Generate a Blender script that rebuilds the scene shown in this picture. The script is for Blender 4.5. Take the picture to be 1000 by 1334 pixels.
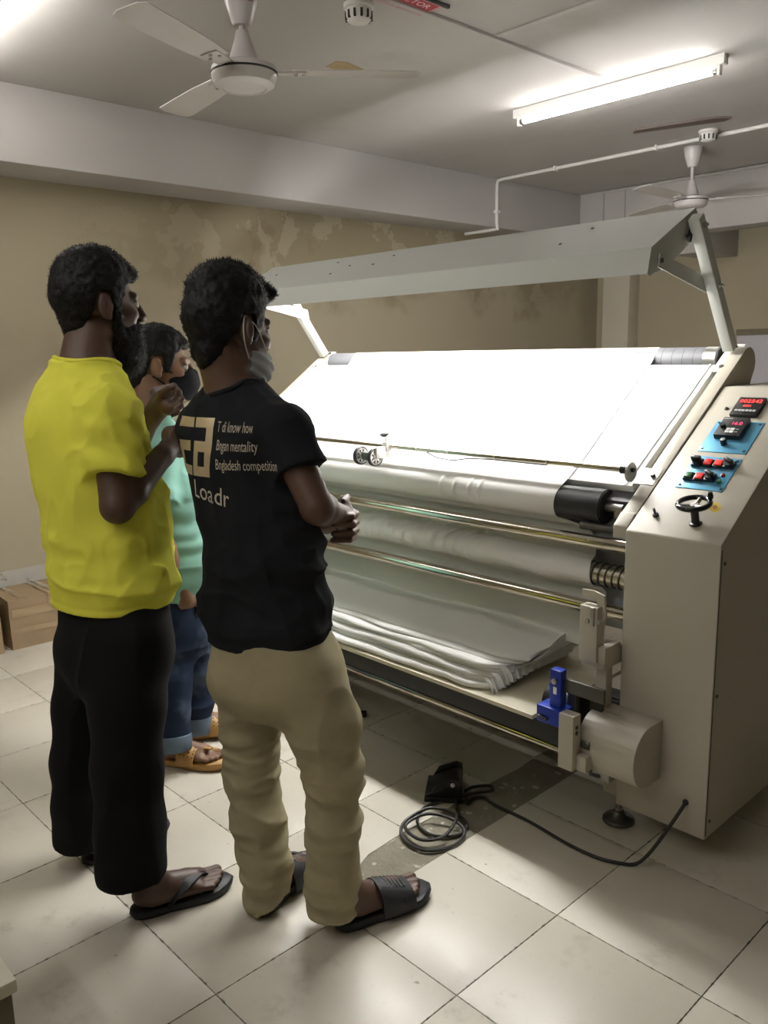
import bpy, bmesh, math, random
import numpy as np
from mathutils import Vector, Matrix
from mathutils.bvhtree import BVHTree
random.seed(7); RNG = np.random.default_rng(7)
PI = math.pi; R = math.radians
for o in list(bpy.data.objects): bpy.data.objects.remove(o)
S = bpy.context.scene; COL = S.collection

# ---------------------------------------------------------------- camera, world, light, exposure
CAM_H = 1.48; FPX = 1085.96
YAW, PITCH, ROLL = 2.386687, 0.19093, -0.01922
_f = np.array([math.cos(YAW)*math.cos(PITCH), math.sin(YAW)*math.cos(PITCH), -math.sin(PITCH)])
_r = np.cross(_f, [0, 0, 1]); _r /= np.linalg.norm(_r); _u = np.cross(_r, _f)
_r, _u = _r*math.cos(ROLL)+_u*math.sin(ROLL), -_r*math.sin(ROLL)+_u*math.cos(ROLL)
cd = bpy.data.cameras.new('camera'); cam = bpy.data.objects.new('camera', cd); COL.objects.link(cam)
cam.matrix_world = Matrix(((_r[0], _u[0], -_f[0], 0), (_r[1], _u[1], -_f[1], 0), (_r[2], _u[2], -_f[2], CAM_H), (0, 0, 0, 1)))
cd.sensor_fit = 'VERTICAL'; cd.sensor_height = 24; cd.lens = FPX*24/1334; cd.clip_start = .02
S.camera = cam
w = bpy.data.worlds.new('world'); S.world = w; w.use_nodes = True
w.node_tree.nodes['Background'].inputs[0].default_value = (.9, .95, 1, 1); w.node_tree.nodes['Background'].inputs[1].default_value = .02
S.view_settings.view_transform = 'Standard'; S.view_settings.look = 'None'; S.view_settings.gamma = 1
S.view_settings.use_curve_mapping = False; S.view_settings.exposure = 0.18
TUBE_POWER = 50.0          # ceiling tubes
HOOD_POWER = 175.0         # tubes under the hood of the machine

# ---------------------------------------------------------------- materials
def mat(name, col, rough=.6, metal=0., var=0., vscale=6., bump=0., bscale=60., emit=None, spec=.5, coat=0., trans=0.):
    m = bpy.data.materials.new(name); m.use_nodes = True; nt = m.node_tree; N = nt.nodes; L = nt.links
    b = N['Principled BSDF']; b.inputs['Roughness'].default_value = rough; b.inputs['Metallic'].default_value = metal
    b.inputs['Base Color'].default_value = (*col, 1); b.inputs['Specular IOR Level'].default_value = spec
    b.inputs['Coat Weight'].default_value = coat
    if emit: b.inputs['Emission Color'].default_value = (*emit[0], 1); b.inputs['Emission Strength'].default_value = emit[1]
    geo = N.new('ShaderNodeNewGeometry')
    if var:
        n = N.new('ShaderNodeTexNoise'); n.inputs['Scale'].default_value = vscale; n.inputs['Detail'].default_value = 5
        L.new(geo.outputs['Position'], n.inputs['Vector'])
        mx = N.new('ShaderNodeMix'); mx.data_type = 'RGBA'
        mx.inputs['A'].default_value = (*[c*(1-var) for c in col], 1); mx.inputs['B'].default_value = (*[min(1, c*(1+var)) for c in col], 1)
        L.new(n.outputs['Fac'], mx.inputs['Factor']); L.new(mx.outputs['Result'], b.inputs['Base Color'])
    if bump:
        n2 = N.new('ShaderNodeTexNoise'); n2.inputs['Scale'].default_value = bscale; n2.inputs['Detail'].default_value = 4
        L.new(geo.outputs['Position'], n2.inputs['Vector'])
        bp = N.new('ShaderNodeBump'); bp.inputs['Strength'].default_value = bump; bp.inputs['Distance'].default_value = .004
        L.new(n2.outputs['Fac'], bp.inputs['Height']); L.new(bp.outputs['Normal'], b.inputs['Normal'])
    if trans:
        t = N.new('ShaderNodeBsdfTranslucent'); t.inputs['Color'].default_value = (*col, 1)
        ms = N.new('ShaderNodeMixShader'); ms.inputs[0].default_value = trans
        L.new(b.outputs[0], ms.inputs[1]); L.new(t.outputs[0], ms.inputs[2]); L.new(ms.outputs[0], N['Material Output'].inputs[0])
    return m

class G:                    # tiny node-graph helper
    def __init__(s, m): s.nt = m.node_tree; s.N = s.nt.nodes; s.L = s.nt.links; s.pos = s.N.new('ShaderNodeNewGeometry').outputs['Position']
    def put(s, sock, v):
        if isinstance(v, bpy.types.NodeSocket): s.L.new(v, sock)
        else: sock.default_value = v
    def math(s, op, a, b=0., clamp=False):
        n = s.N.new('ShaderNodeMath'); n.operation = op; n.use_clamp = clamp; s.put(n.inputs[0], a); s.put(n.inputs[1], b); return n.outputs[0]
    def noise(s, scale, detail=4, vec=None, rough=.5):
        n = s.N.new('ShaderNodeTexNoise'); n.inputs['Scale'].default_value = scale; n.inputs['Detail'].default_value = detail; n.inputs['Roughness'].default_value = rough
        s.put(n.inputs['Vector'], vec or s.pos); return n.outputs['Fac']
    def sstep(s, v, a, b):
        n = s.N.new('ShaderNodeMapRange'); n.interpolation_type = 'SMOOTHSTEP'; s.put(n.inputs[0], v); n.inputs[1].default_value = a; n.inputs[2].default_value = b; return n.outputs[0]
    def mix(s, f, a, b):
        n = s.N.new('ShaderNodeMix'); n.data_type = 'RGBA'; s.put(n.inputs['Factor'], f)
        s.put(n.inputs['A'], (*a, 1) if isinstance(a, tuple) else a); s.put(n.inputs['B'], (*b, 1) if isinstance(b, tuple) else b); return n.outputs['Result']
    def xyz(s):
        n = s.N.new('ShaderNodeSeparateXYZ'); s.L.new(s.pos, n.inputs[0]); return n.outputs
    def bump(s, h, strength=.3, dist=.004):
        n = s.N.new('ShaderNodeBump'); n.inputs['Strength'].default_value = strength; n.inputs['Distance'].default_value = dist; s.L.new(h, n.inputs['Height']); return n.outputs[0]
    def out(s, col=None, normal=None, rough=None):
        b = s.N['Principled BSDF']
        if col: s.L.new(col, b.inputs['Base Color'])
        if normal: s.L.new(normal, b.inputs['Normal'])
        if rough: s.put(b.inputs['Roughness'], rough)

TX0, TY0, TS = -1.134, 1.67, .40        # tile grid
def floor_material(grid):
    m = mat('floor_tile_glaze' if not grid else 'floor_base', (.62, .58, .49), .32); g = G(m)
    big = g.noise(1.3, 5); mid = g.noise(6, 6, rough=.65); fine = g.noise(70, 3)
    c = g.mix(g.sstep(big, .35, .7), (.66, .62, .53), (.57, .53, .44))
    c = g.mix(g.math('MULTIPLY', g.sstep(mid, .56, .75), .55), c, (.36, .32, .25))
    spots = g.sstep(g.noise(19, 2), .73, .78)
    c = g.mix(g.math('MULTIPLY', spots, .7), c, (.16, .14, .11))
    c = g.mix(g.math('MULTIPLY', g.sstep(fine, .62, .8), .25), c, (.3, .27, .21))
    x, y, z = g.xyz()
    fx = g.math('ABSOLUTE', g.math('SUBTRACT', g.math('FRACT', g.math('DIVIDE', g.math('SUBTRACT', x, TX0-40), TS)), .5))
    fy = g.math('ABSOLUTE', g.math('SUBTRACT', g.math('FRACT', g.math('DIVIDE', g.math('SUBTRACT', y, TY0-40), TS)), .5))
    e = g.math('SUBTRACT', .5, g.math('MAXIMUM', fx, fy))           # distance to the joint, in tiles
    wob = g.math('ADD', e, g.math('MULTIPLY', g.math('SUBTRACT', g.noise(45, 3), .5), -.05))
    if grid: c = g.mix(g.sstep(e, .004, .0025), c, (.1, .085, .06))
    c = g.mix(g.math('MULTIPLY', g.sstep(wob, .006, -.004), .75), c, (.13, .11, .08))
    g.out(c, g.bump(g.noise(30, 3), .08), g.math('ADD', .24, g.math('MULTIPLY', mid, .28)))
    return m
M = {}
M['tile'] = floor_material(False); M['floorbase'] = floor_material(True)
M['grout'] = mat('grout', (.10, .085, .06), .9, var=.3)
m = mat('bare_concrete', (.3, .27, .2), .9); g = G(m)
c = g.mix(g.noise(14, 6), (.16, .145, .11), (.34, .31, .24)); c = g.mix(g.sstep(g.noise(22, 4), .6, .66), c, (.55, .51, .42))
g.out(c, g.bump(g.noise(60, 5), .8, .006)); M['concrete'] = m
def wall_material(name, stains):
    m = mat(name, (.43, .37, .255), .85); g = G(m)
    c = g.mix(g.noise(1.1, 5), (.385, .335, .232), (.445, .39, .28))
    if stains:
        x, y, z = g.xyz()
        up = g.math('ADD', z, g.math('MULTIPLY', g.math('SUBTRACT', g.noise(2.6, 5), .5), 1.0))
        wet = g.math('MULTIPLY', g.sstep(up, 1.80, 2.05), g.math('MULTIPLY', g.sstep(y, 1.7, 3.4), g.sstep(y, 7.6, 6.2)))
        c = g.mix(g.math('MULTIPLY', wet, .78), c, (.25, .205, .125))
        n = g.noise(3.4, 6, rough=.62)
        patch = g.math('MULTIPLY', g.sstep(n, .535, .550), wet)
        c = g.mix(g.math('MULTIPLY', patch, .38), c, (.50, .44, .32))
        edge = g.math('MULTIPLY', g.sstep(g.math('ABSOLUTE', g.math('SUBTRACT', n, .533)), .009, .002), g.math('MULTIPLY', wet, g.sstep(g.noise(2.1, 3), .5, .6)))
        c = g.mix(g.math('MULTIPLY', edge, .5), c, (.17, .13, .08))
        c = g.mix(g.math('MULTIPLY', g.math('MULTIPLY', g.sstep(g.noise(3.1, 4), .6, .68), wet), .5), c, (.21, .16, .10))
    g.out(c, g.bump(g.noise(8, 6), .25, .01)); return m
M['wall'] = wall_material('stained_tan_wall_paint', True); M['wall2'] = wall_material('tan_wall_paint', False)
m = mat('grey_white_ceiling_paint', (.50, .475, .455), .8); g = G(m)
c = g.mix(g.noise(1.4, 6), (.42, .40, .385), (.51, .49, .47)); c = g.mix(g.math('MULTIPLY', g.sstep(g.noise(2.3, 5), .6, .75), .35), c, (.36, .33, .29))
g.out(c, g.bump(g.noise(5, 6), .3, .012)); M['ceil'] = m
m = mat('speckled_skirting_tile', (.45, .42, .36), .6); g = G(m)
c = g.mix(g.noise(9, 6), (.36, .34, .29), (.56, .53, .46)); c = g.mix(g.sstep(g.noise(16, 5), .6, .7), c, (.28, .26, .21)); g.out(c); M['skirt'] = m
M['cream'] = mat('cream_enamel_steel', (.50, .465, .385), .42, var=.05, vscale=3, bump=.06, bscale=220)
M['hoodwhite'] = mat('white_hood_enamel', (.62, .63, .60), .45, var=.03)
M['white'] = mat('white_plastic', (.75, .73, .70), .5)
M['panel'] = mat('white_light_panel', (.85, .86, .85), .4)
M['chrome'] = mat('polished_steel', (.60, .56, .47), .16, 1., var=.1, vscale=20)
M['steel'] = mat('zinc_steel', (.45, .44, .42), .38, 1., var=.15, vscale=15)
M['dsteel'] = mat('dark_oiled_steel', (.12, .115, .105), .4, .8, var=.2)
M['rubber'] = mat('black_rubber', (.018, .018, .019), .48, var=.2, vscale=20)
M['greyrubber'] = mat('grey_rubber', (.105, .105, .115), .6, var=.15)
M['black'] = mat('black_plastic', (.012, .012, .013), .35)
M['blackgloss'] = mat('black_gloss', (.008, .008, .009), .12)
M['blackbox'] = mat('black_painted_beam', (.012, .012, .012), .5)
M['bluepaint'] = mat('blue_enamel', (.008, .035, .36), .35, var=.15, vscale=30)
M['blueplate'] = mat('light_blue_plate', (.12, .40, .62), .32, .25)
M['fabric'] = mat('white_knit_fabric', (.87, .855, .825), .9, bump=.05, bscale=900, trans=.08)
M['pile'] = mat('white_folded_fabric', (.86, .85, .83), .9, bump=.12, bscale=120, var=.04)
M['board'] = mat('cream_board', (.66, .62, .47), .55, var=.06)
M['backing'] = mat('blue_grey_backing_sheet', (.62, .655, .70), .5)
M['red'] = mat('red_plastic', (.55, .02, .015), .3, emit=((1, .05, .03), .25)); M['green'] = mat('green_plastic', (.01, .10, .03), .3)
M['ledred'] = mat('red_digits', (.9, .05, .05), .4, emit=((1, .06, .05), 2.2)); M['ledbar'] = mat('red_lit_window', (.8, .05, .05), .4, emit=((1, .07, .06), .9))
M['greyprint'] = mat('grey_print', (.5, .5, .5), .5); M['whiteprint'] = mat('white_print', (.8, .8, .78), .5)
M['yellowsticker'] = mat('yellow_sticker', (.75, .55, .05), .5); M['orangeprint'] = mat('orange_print', (.55, .22, .02), .5)
M['redsign'] = mat('red_sign', (.33, .03, .045), .5); M['cord'] = mat('black_cable_rubber', (.02, .018, .016), .5)
M['cardboard'] = mat('cardboard', (.30, .215, .125), .75, var=.18, vscale=8); M['tape'] = mat('glossy_packing_tape', (.36, .26, .15), .12, var=.1, coat=.6)
M['tubeglow'] = mat('lit_tube', (1, 1, 1), .4, emit=((1, .965, .92), TUBE_POWER)); M['hoodglow'] = mat('hood_lit_tube', (1, 1, 1), .4, emit=((1, .985, .955), HOOD_POWER))
M['fan'] = mat('white_fan_enamel', (.62, .59, .575), .3, var=.04); M['dark'] = mat('dark_gap', (.03, .028, .025), .7)
M['damage'] = mat('bare_hardboard', (.34, .25, .13), .85, var=.2); M['brownstrip'] = mat('brown_wood_strip', (.13, .10, .085), .7, var=.2)
M['lilac'] = mat('pale_lilac_board', (.50, .48, .52), .5, var=.04)
M['shelftop'] = mat('pale_laminate', (.72, .68, .55), .5, var=.06); M['shelfside'] = mat('dusty_grey_board', (.16, .14, .095), .8, var=.2, vscale=12)

# ---------------------------------------------------------------- mesh builder
ORG = {}
class MB:
    def __init__(s): s.v = []; s.f = []; s.mi = []; s.cur = 0
    def add(s, vs, fs):
        o = len(s.v); s.v += [tuple(map(float, p)) for p in vs]
        for f in fs: s.f.append([i+o for i in f]); s.mi.append(s.cur)
        return s
    def slot(s, i): s.cur = i; return s
    def bm(s, b):
        b.verts.index_update(); return s.add([v.co[:] for v in b.verts], [[v.index for v in f.verts] for f in b.faces])
    def box(s, lo, hi, bev=.0, mtx=None):
        b = bmesh.new(); bmesh.ops.create_cube(b, size=1)
        for v in b.verts: v.co = Vector([(lo[i]+hi[i])/2+v.co[i]*(hi[i]-lo[i]) for i in range(3)])
        if bev: bmesh.ops.bevel(b, geom=b.edges[:], offset=bev, segments=2, affect='EDGES', profile=.6)
        if mtx: b.transform(mtx)
        s.bm(b); b.free(); return s
    def prism(s, poly, axis, a, b2, bev=0., mtx=None):       # poly in the two other axes, extruded along axis
        def P(q, t):
            return {0: (t, q[0], q[1]), 1: (q[0], t, q[1]), 2: (q[0], q[1], t)}[axis]
        b = bmesh.new(); A = [b.verts.new(P(q, a)) for q in poly]; B = [b.verts.new(P(q, b2)) for q in poly]; n = len(poly)
        b.faces.new(A); b.faces.new(B[::-1])
        for i in range(n): b.faces.new((A[i], B[i], B[(i+1) % n], A[(i+1) % n]))
        bmesh.ops.recalc_face_normals(b, faces=b.faces)
        if bev: bmesh.ops.bevel(b, geom=b.edges[:], offset=bev, segments=2, affect='EDGES', profile=.6)
        if mtx: b.transform(mtx)
        s.bm(b); b.free(); return s
    def tube(s, pts, r, n=12, cap=True, closed=False):
        P = [Vector(p) for p in pts]; rs = r if hasattr(r, '__len__') else [r]*len(P); rings = []
        nrm = None
        for i, p in enumerate(P):
            if closed: t = P[(i+1) % len(P)]-P[i-1]
            else: t = P[min(i+1, len(P)-1)]-P[max(i-1, 0)]
            t.normalize()
            if nrm is None: nrm = t.orthogonal().normalized()
            nrm = (nrm-t*nrm.dot(t)).normalized(); bn = t.cross(nrm)
            rings.append([p+(nrm*math.cos(2*PI*k/n)+bn*math.sin(2*PI*k/n))*rs[i] for k in range(n)])
        vs = [q for ring in rings for q in ring]; fs = []; m_ = len(P)
        for i in range(m_ if closed else m_-1):
            for k in range(n):
                a = i*n+k; b = i*n+(k+1) % n; j = (i+1) % m_
                fs.append((a, b, j*n+(k+1) % n, j*n+k))
        if cap and not closed: fs.append(list(range(n))[::-1]); fs.append([(m_-1)*n+k for k in range(n)])
        return s.add(vs, fs)
    def lathe(s, prof, n=32, mtx=None):                       # prof: (radius, height) about z
        vs = []; fs = []
        for (r, h) in prof:
            for k in range(n): vs.append(Vector((r*math.cos(2*PI*k/n), r*math.sin(2*PI*k/n), h)))
        for i in range(len(prof)-1):
            for k in range(n): fs.append((i*n+k, i*n+(k+1) % n, (i+1)*n+(k+1) % n, (i+1)*n+k))
        if prof[0][0] > 1e-6: fs.append(list(range(n))[::-1])
        if prof[-1][0] > 1e-6: fs.append([(len(prof)-1)*n+k for k in range(n)])
        if mtx: vs = [mtx @ v for v in vs]
        return s.add(vs, fs)
    def grid(s, P):                                           # P: array (a,b,3)
        a, b = P.shape[:2]; vs = P.reshape(-1, 3)
        return s.add(vs, [(i*b+j, i*b+j+1, (i+1)*b+j+1, (i+1)*b+j) for i in range(a-1) for j in range(b-1)])
    def build(s, name, mats, parent=None, angle=40, kind=None):
        me = bpy.data.meshes.new(name); o0 = ORG.get(parent.name, Vector((0, 0, 0))) if parent else Vector((0, 0, 0))
        me.from_pydata([(Vector(v)-o0)[:] for v in s.v], [], s.f)
        for m_ in (mats if isinstance(mats, (list, tuple)) else [mats]): me.materials.append(m_)
        me.polygons.foreach_set('material_index', s.mi)
        me.polygons.foreach_set('use_smooth', [True]*len(me.polygons)); me.update()
        if angle < 179: me.set_sharp_from_angle(angle=R(angle))
        o = bpy.data.objects.new(name, me); COL.objects.link(o)
        if parent: o.parent = parent
        ORG[o.name] = o0
        if kind: o['kind'] = kind
        return o
def tag(o, label=None, cat=None, group=None, kind=None):
    if label: o['label'] = label
    if cat: o['category'] = cat
    if group: o['group'] = group
    if kind: o['kind'] = kind
    return o
def thing(name, loc, label, cat, group=None):
    o = bpy.data.objects.new(name, None); COL.objects.link(o); o.location = loc; o.empty_display_size = .1
    ORG[o.name] = Vector(loc); return tag(o, label, cat, group)
def box(name, lo, hi, m_, parent=None, bev=0., kind=None): return MB().box(lo, hi, bev).build(name, m_, parent, kind=kind)
def zrot(p, a, c): return Matrix.Translation(c) @ Matrix.Rotation(a, 4, 'Z')
def axis_mtx(c, ax):                                         # z axis of a lathe turned onto a direction
    return Matrix.Translation(c) @ Vector(ax).to_track_quat('Z', 'Y').to_matrix().to_4x4()
def text_mesh(txt, size, font=None, extrude=0., align='LEFT', width=1.):
    cu = bpy.data.curves.new('lettering', 'FONT'); cu.body = txt; cu.size = size; cu.extrude = extrude; cu.align_x = align; cu.resolution_u = 3
    o = bpy.data.objects.new('lettering', cu); COL.objects.link(o)
    dg = bpy.context.evaluated_depsgraph_get(); me = o.evaluated_get(dg).to_mesh()
    vs = [(v.co.x*width, v.co.y, v.co.z) for v in me.vertices]; fs = [list(p.vertices) for p in me.polygons]
    o.to_mesh_clear(); bpy.data.objects.remove(o); bpy.data.curves.remove(cu); return vs, fs

# ---------------------------------------------------------------- setting
WX, WY, WZ = -4.72, 7.4, 2.78
fl = box('floor', (WX, -2.6, -.12), (2.6, WY, -.005), M['floorbase'], kind='structure'); fl['label'] = 'cream tiled workshop floor with dirty joints'
gap = .0013
shared = None
PX0, PX1, PY0 = -1.70, -1.534, 1.40                          # the missing tiles: a strip of bare concrete
for i in range(-9, 4):
    for j in range(-7, 6):
        x0, y0 = TX0+i*TS, TY0+j*TS
        if x0+TS > 2.5 or x0 < WX-.39: continue
        a, b = max(x0, WX)+gap, x0+TS-gap
        strip = (i == -1-0 and False)
        if abs(x0-(-1.934)) < .01 and y0+TS > PY0+.01:
            if y0 < PY0: poly = [(a, y0+gap), (b, y0+gap), (b, 1.41), (-1.60, 1.38), (-1.665, 1.43), (-1.69, 1.50), (-1.70, y0+TS-gap), (a, y0+TS-gap)]
            else: poly = [(a, y0+gap), (PX0, y0+gap), (PX0+.008, y0+.17), (PX0-.006, y0+.28), (PX0, y0+TS-gap), (a, y0+TS-gap)]
            MB().prism(poly, 2, -.0045, -.0002).build('tile', M['tile'], fl); continue
        if shared is None or b-a < TS-.01:
            o = MB().prism([(a, y0+gap), (b, y0+gap), (b, y0+TS-gap), (a, y0+TS-gap)], 2, -.0045, 0, .0009).build('tile', M['tile'], fl)
            if b-a > TS-.01:
                me = o.data; me.transform(Matrix.Translation((-(a+b)/2, -(y0+TS/2), 0))); shared = me; o.location = ((a+b)/2, y0+TS/2, 0)
        else:
            o = bpy.data.objects.new('tile', shared); COL.objects.link(o); o.parent = fl; o.location = ((a+b)/2, y0+TS/2, 0)
        if x0 > WX: o.location.z = -random.random()*.0006
n1, n2 = 12, 70
P = np.zeros((n1, n2, 3)); xs = np.linspace(PX0-.004, PX1+.0, n1); ys = np.linspace(1.385, 3.4, n2)
P[..., 0] = xs[:, None]; P[..., 1] = ys[None]; P[..., 2] = -.0038+RNG.random((n1, n2))*.0022
MB().grid(P).build('concrete_patch', M['concrete'], fl)
ce = box('ceiling', (WX-.1, -2.7, WZ), (2.7, WY+.1, WZ+.1), M['ceil'], kind='structure')
wl = box('wall_left', (WX-.1, -2.7, -.12), (WX, WY+.1, WZ), M['wall'], kind='structure')
wb = box('wall_back', (WX, WY, -.12), (2.7, WY+.1, WZ), M['wall2'], kind='structure')
box('wall_right', (2.6, -2.7, -.12), (2.7, WY, WZ), M['wall2'], kind='structure')
box('wall_front', (WX, -2.7, -.12), (2.6, -2.6, WZ), M['wall2'], kind='structure')
t1 = MB().box((WX, -2.6, 2.415), (-4.36, WY, WZ), .006).build('trim_1', M['ceil']); tag(t1, 'grey white ceiling beam along the left wall', kind='structure')
t2 = MB().box((-4.36, 6.52, 2.365), (2.6, 6.78, WZ), .006).build('trim_2', M['ceil']); tag(t2, 'far grey ceiling beam crossing behind the machine', kind='structure')
t3 = MB().box((-3.62, 6.78, 2.225), (-3.335, WY, WZ), .006).build('trim_3', M['ceil']); tag(t3, 'short lower beam stub on back wall', kind='structure')
t4 = MB().box((-4.545, 7.22, 0), (-4.265, WY, 2.365), .005).build('trim_4', mat('pale_column_paint', (.60, .55, .45), .8, var=.05)); tag(t4, 'pale column on the back wall', kind='structure')
bb = MB().box((WX, -2.6, 0), (WX+.012, WY, .01)).build('baseboard_left', M['grout']); tag(bb, kind='structure')
k = 0
y = -1.02
while y < 6.9:
    MB().box((WX, y+.002, .002), (WX+.014, y+.498, .318), .0015).build('skirting_tile', M['skirt'], bb); y += .5
b2 = MB().box((-4.26, WY-.014, 0), (2.6, WY, .32), .002).build('baseboard_back', M['skirt']); tag(b2, kind='structure')

# ceiling casing, pipes, detectors, fans, tube lights
cas = MB().box((-2.475, 1.2, WZ-.014), (-2.447, 3.83, WZ), .002).build('cable_casing', M['ceil']); tag(cas, 'flat painted cable casing running across the ceiling to the tube light', 'cable casing')
c2 = MB().box((-2.44, 2.99, WZ-.007), (-.2, 3.018, WZ), .002).build('cable_casing', M['ceil']); tag(c2, 'thin cable casing branching off toward the upper right ceiling', 'cable casing')
pp = MB()
zt = WZ-.016
pp.tube([(-.6, 5.36, zt), (-4.30, 5.36, zt), (-4.338, 5.36, zt-.006), (-4.346, 5.36, zt-.04), (-4.346, 5.36, 2.45), (-4.346, 5.37, 2.40), (-4.37, 5.37, 2.402), (-4.68, 5.37, 2.402)], .013, 10)
pr_ = thing('conduit_pipe', (-4.346, 5.36, 2.4), 'white conduit pipe along the ceiling turning down over the left beam', 'pipe')
pp.build('pipe', M['white'], pr_)
for x in (-1.4, -2.2, -3.0, -3.8): MB().box((x-.008, 5.336, WZ-.034), (x+.008, 5.384, WZ), .003).build('pipe_clip', M['white'], pr_)
MB().box((-4.36, 5.335, 2.52), (-4.326, 5.385, 2.54), .003).build('pipe_clip', M['white'], pr_)
pq = MB().tube([(-4.12, 6.505, 2.36), (-4.12, 6.505, 2.765), (-.3, 6.505, 2.765)], .012, 8); pq.tube([(-3.92, 6.508, 2.37), (-3.92, 6.508, 2.76)], .008, 8)
tag(pq.build('conduit_pipe', M['ceil']), 'thin painted conduit along the top edge of the far beam', 'pipe')
def detector(x, y, label):
    t = thing('smoke_detector', (x, y, WZ), label, 'smoke detector', 'smoke detectors')
    MB().lathe([(.058, 0), (.058, -.014), (.05, -.018)], 28, Matrix.Translation((x, y, WZ))).build('base', M['white'], t)
    MB().lathe([(.047, -.016), (.052, -.024), (.050, -.050), (.040, -.062), (.0, -.066)], 28, Matrix.Translation((x, y, WZ))).build('cap', M['white'], t, 60)
    s_ = MB()
    for k in range(12):
        a = 2*PI*k/12; s_.box((.044, -.0045, -.056), (.0535, .0045, -.028), .001, Matrix.Translation((x, y, WZ)) @ Matrix.Rotation(a, 4, 'Z'))
    s_.build('vent_slot', M['dark'], t)
detector(-2.585, 2.35, 'white smoke detector on the ceiling beside the red sign')
detector(-2.60, 5.26, 'white smoke detector on the ceiling pipe above the far fan')
sg = thing('ceiling_sign', (-2.42, 2.45, WZ), 'dark red sign with white lettering stuck flat on the ceiling', 'sign')
MB().box((-2.50, 2.12, WZ-.006), (-2.375, 2.60, WZ-.001), .001).build('plate', M['redsign'], sg)
lt = MB()
Tm = Matrix(((0, -1, 0, -2.408), (1, 0, 0, 2.145), (0, 0, -1, WZ-.0065), (0, 0, 0, 1)))
Tm = Matrix(((0, 1, 0, 0), (1, 0, 0, 0), (0, 0, -1, 0), (0, 0, 0, 1)))
for txt, sz, xo, wd in (('SMOKE DETECTOR', .046, -2.431, 1.05), ('স্মোক ডিটেক্টর', .040, -2.483, 1.25)):
    v_, f_ = text_mesh(txt, sz, width=wd); lt.add([Tm @ Vector(p)+Vector((xo, 2.15, WZ-.0068)) for p in v_], f_)
lt.build('lettering', M['whiteprint'], sg)
bd = MB()
for lo, hi in (((-2.494, 2.126), (-2.492, 2.594)), ((-2.383, 2.126), (-2.381, 2.594)), ((-2.494, 2.592), (-2.381, 2.594)), ((-2.494, 2.126), (-2.381, 2.128))): bd.box((*lo, WZ-.0068), (*hi, WZ-.0058))
bd.build('border', M['whiteprint'], sg)
MB().box((-2.372, 2.1, WZ-.012), (-2.36, 2.62, WZ), .001).build('rail', M['dark'], sg)
tag(MB().prism([(-3.208, 2.706), (-3.125, 2.692), (-3.099, 2.738), (-3.133, 2.897), (-3.205, 2.845), (-3.203, 2.762)], 2, WZ-.004, WZ-.0002).build('ceiling_scar', M['damage']), 'bare brown torn patch on the ceiling beside the near fan', 'ceiling patch')
tag(MB().prism([(-2.92, 4.92), (-2.86, 4.86), (-2.42, 4.98), (-2.36, 5.05), (-2.42, 5.09), (-2.5, 5.06)], 2, WZ-.012, WZ-.0003).build('wood_strip', M['brownstrip']), 'brown bent strip on the ceiling by the far detector', 'strip')

def fan(x, y, zm, ang, rad, label, sign=False, pitch=7, drop=0.):
    t = thing('ceiling_fan', (x, y, WZ), label, 'ceiling fan', 'ceiling fans'); T = Matrix.Translation((x, y, 0))
    CZ = WZ-drop
    MB().lathe([(.0 if drop else .062, CZ), (.058 if drop else .062, CZ-.004), (.060, CZ-.012), (.052, CZ-.06), (.034, CZ-.115), (.028, CZ-.125), (.0, CZ-.125)], 28, T).build('canopy', M['fan'], t, 50)
    MB().lathe([(.011, WZ if drop else WZ-.12), (.011, zm+.09)], 14, T).build('down_rod', M['fan'], t)
    MB().lathe([(.0, zm+.135), (.022, zm+.135), (.028, zm+.11), (.043, zm+.065), (.05, zm+.035), (.052, zm+.028)], 28, T).build('lower_canopy', M['fan'], t, 50)
    mo = MB().lathe([(.0, zm+.032), (.09, zm+.03), (.108, zm+.022), (.112, zm+.008), (.110, zm-.010), (.101, zm-.032), (.082, zm-.043), (.074, zm-.044), (.072, zm-.041), (.060, zm-.043), (.0, zm-.045)], 48, T).build('motor', M['fan'], t, 25)
    MB().lathe([(.1105, zm+.004), (.1128, zm+.006), (.1128, zm+.001), (.1105, zm-.001)], 48, T).build('seam_ring', M['dark'], mo)
    for k in range(3):
        a = ang+k*2*PI/3
        Tk = Matrix.Translation((x, y, zm+.012)) @ Matrix.Rotation(a, 4, 'Z') @ Matrix.Rotation(R(pitch), 4, 'X')
        pl = [(.16, -.045), (.30, -.058), (rad-.05, -.068), (rad-.015, -.06), (rad, -.035), (rad, .035), (rad-.02, .058), (.3, .055), (.16, .045)]
        bl = MB().prism(pl, 2, -.0015, .0015, 0, Tk).build('blade', M['fan'], t)
        MB().prism([(.085, -.02), (.14, -.028), (.21, -.03), (.21, .03), (.14, .028), (.085, .02)], 2, -.006, -.0018, 0, Tk).build('blade_bracket', M['fan'], bl)
        s_ = MB()
        for q in ((.175, -.018), (.175, .018), (.2, 0)): s_.lathe([(.006, -.010), (.006, -.006)], 8, Tk @ Matrix.Translation((*q, 0)))
        s_.build('screw', M['steel'], bl)
    if sign:
        s_ = MB(); random.seed(3)
        for row in range(4):
            a = R(-62)+.0
            while a < R(10):
                da = random.uniform(.04, .16); rr = .0535+row*.0019
                z0 = CZ-.064+row*.0115
                n = 4; vs = []
                for q in range(n+1):
                    aa = a+da*q/n; vs += [(x+rr*math.cos(aa), y+rr*math.sin(aa), z0), (x+(rr+.0012)*math.cos(aa), y+(rr+.0012)*math.sin(aa), z0+.006)]
                s_.add(vs, [(2*q, 2*q+2, 2*q+3, 2*q+1) for q in range(n)]); a += da+.05
        s_.build('red_print', M['redsign'], t)
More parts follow.
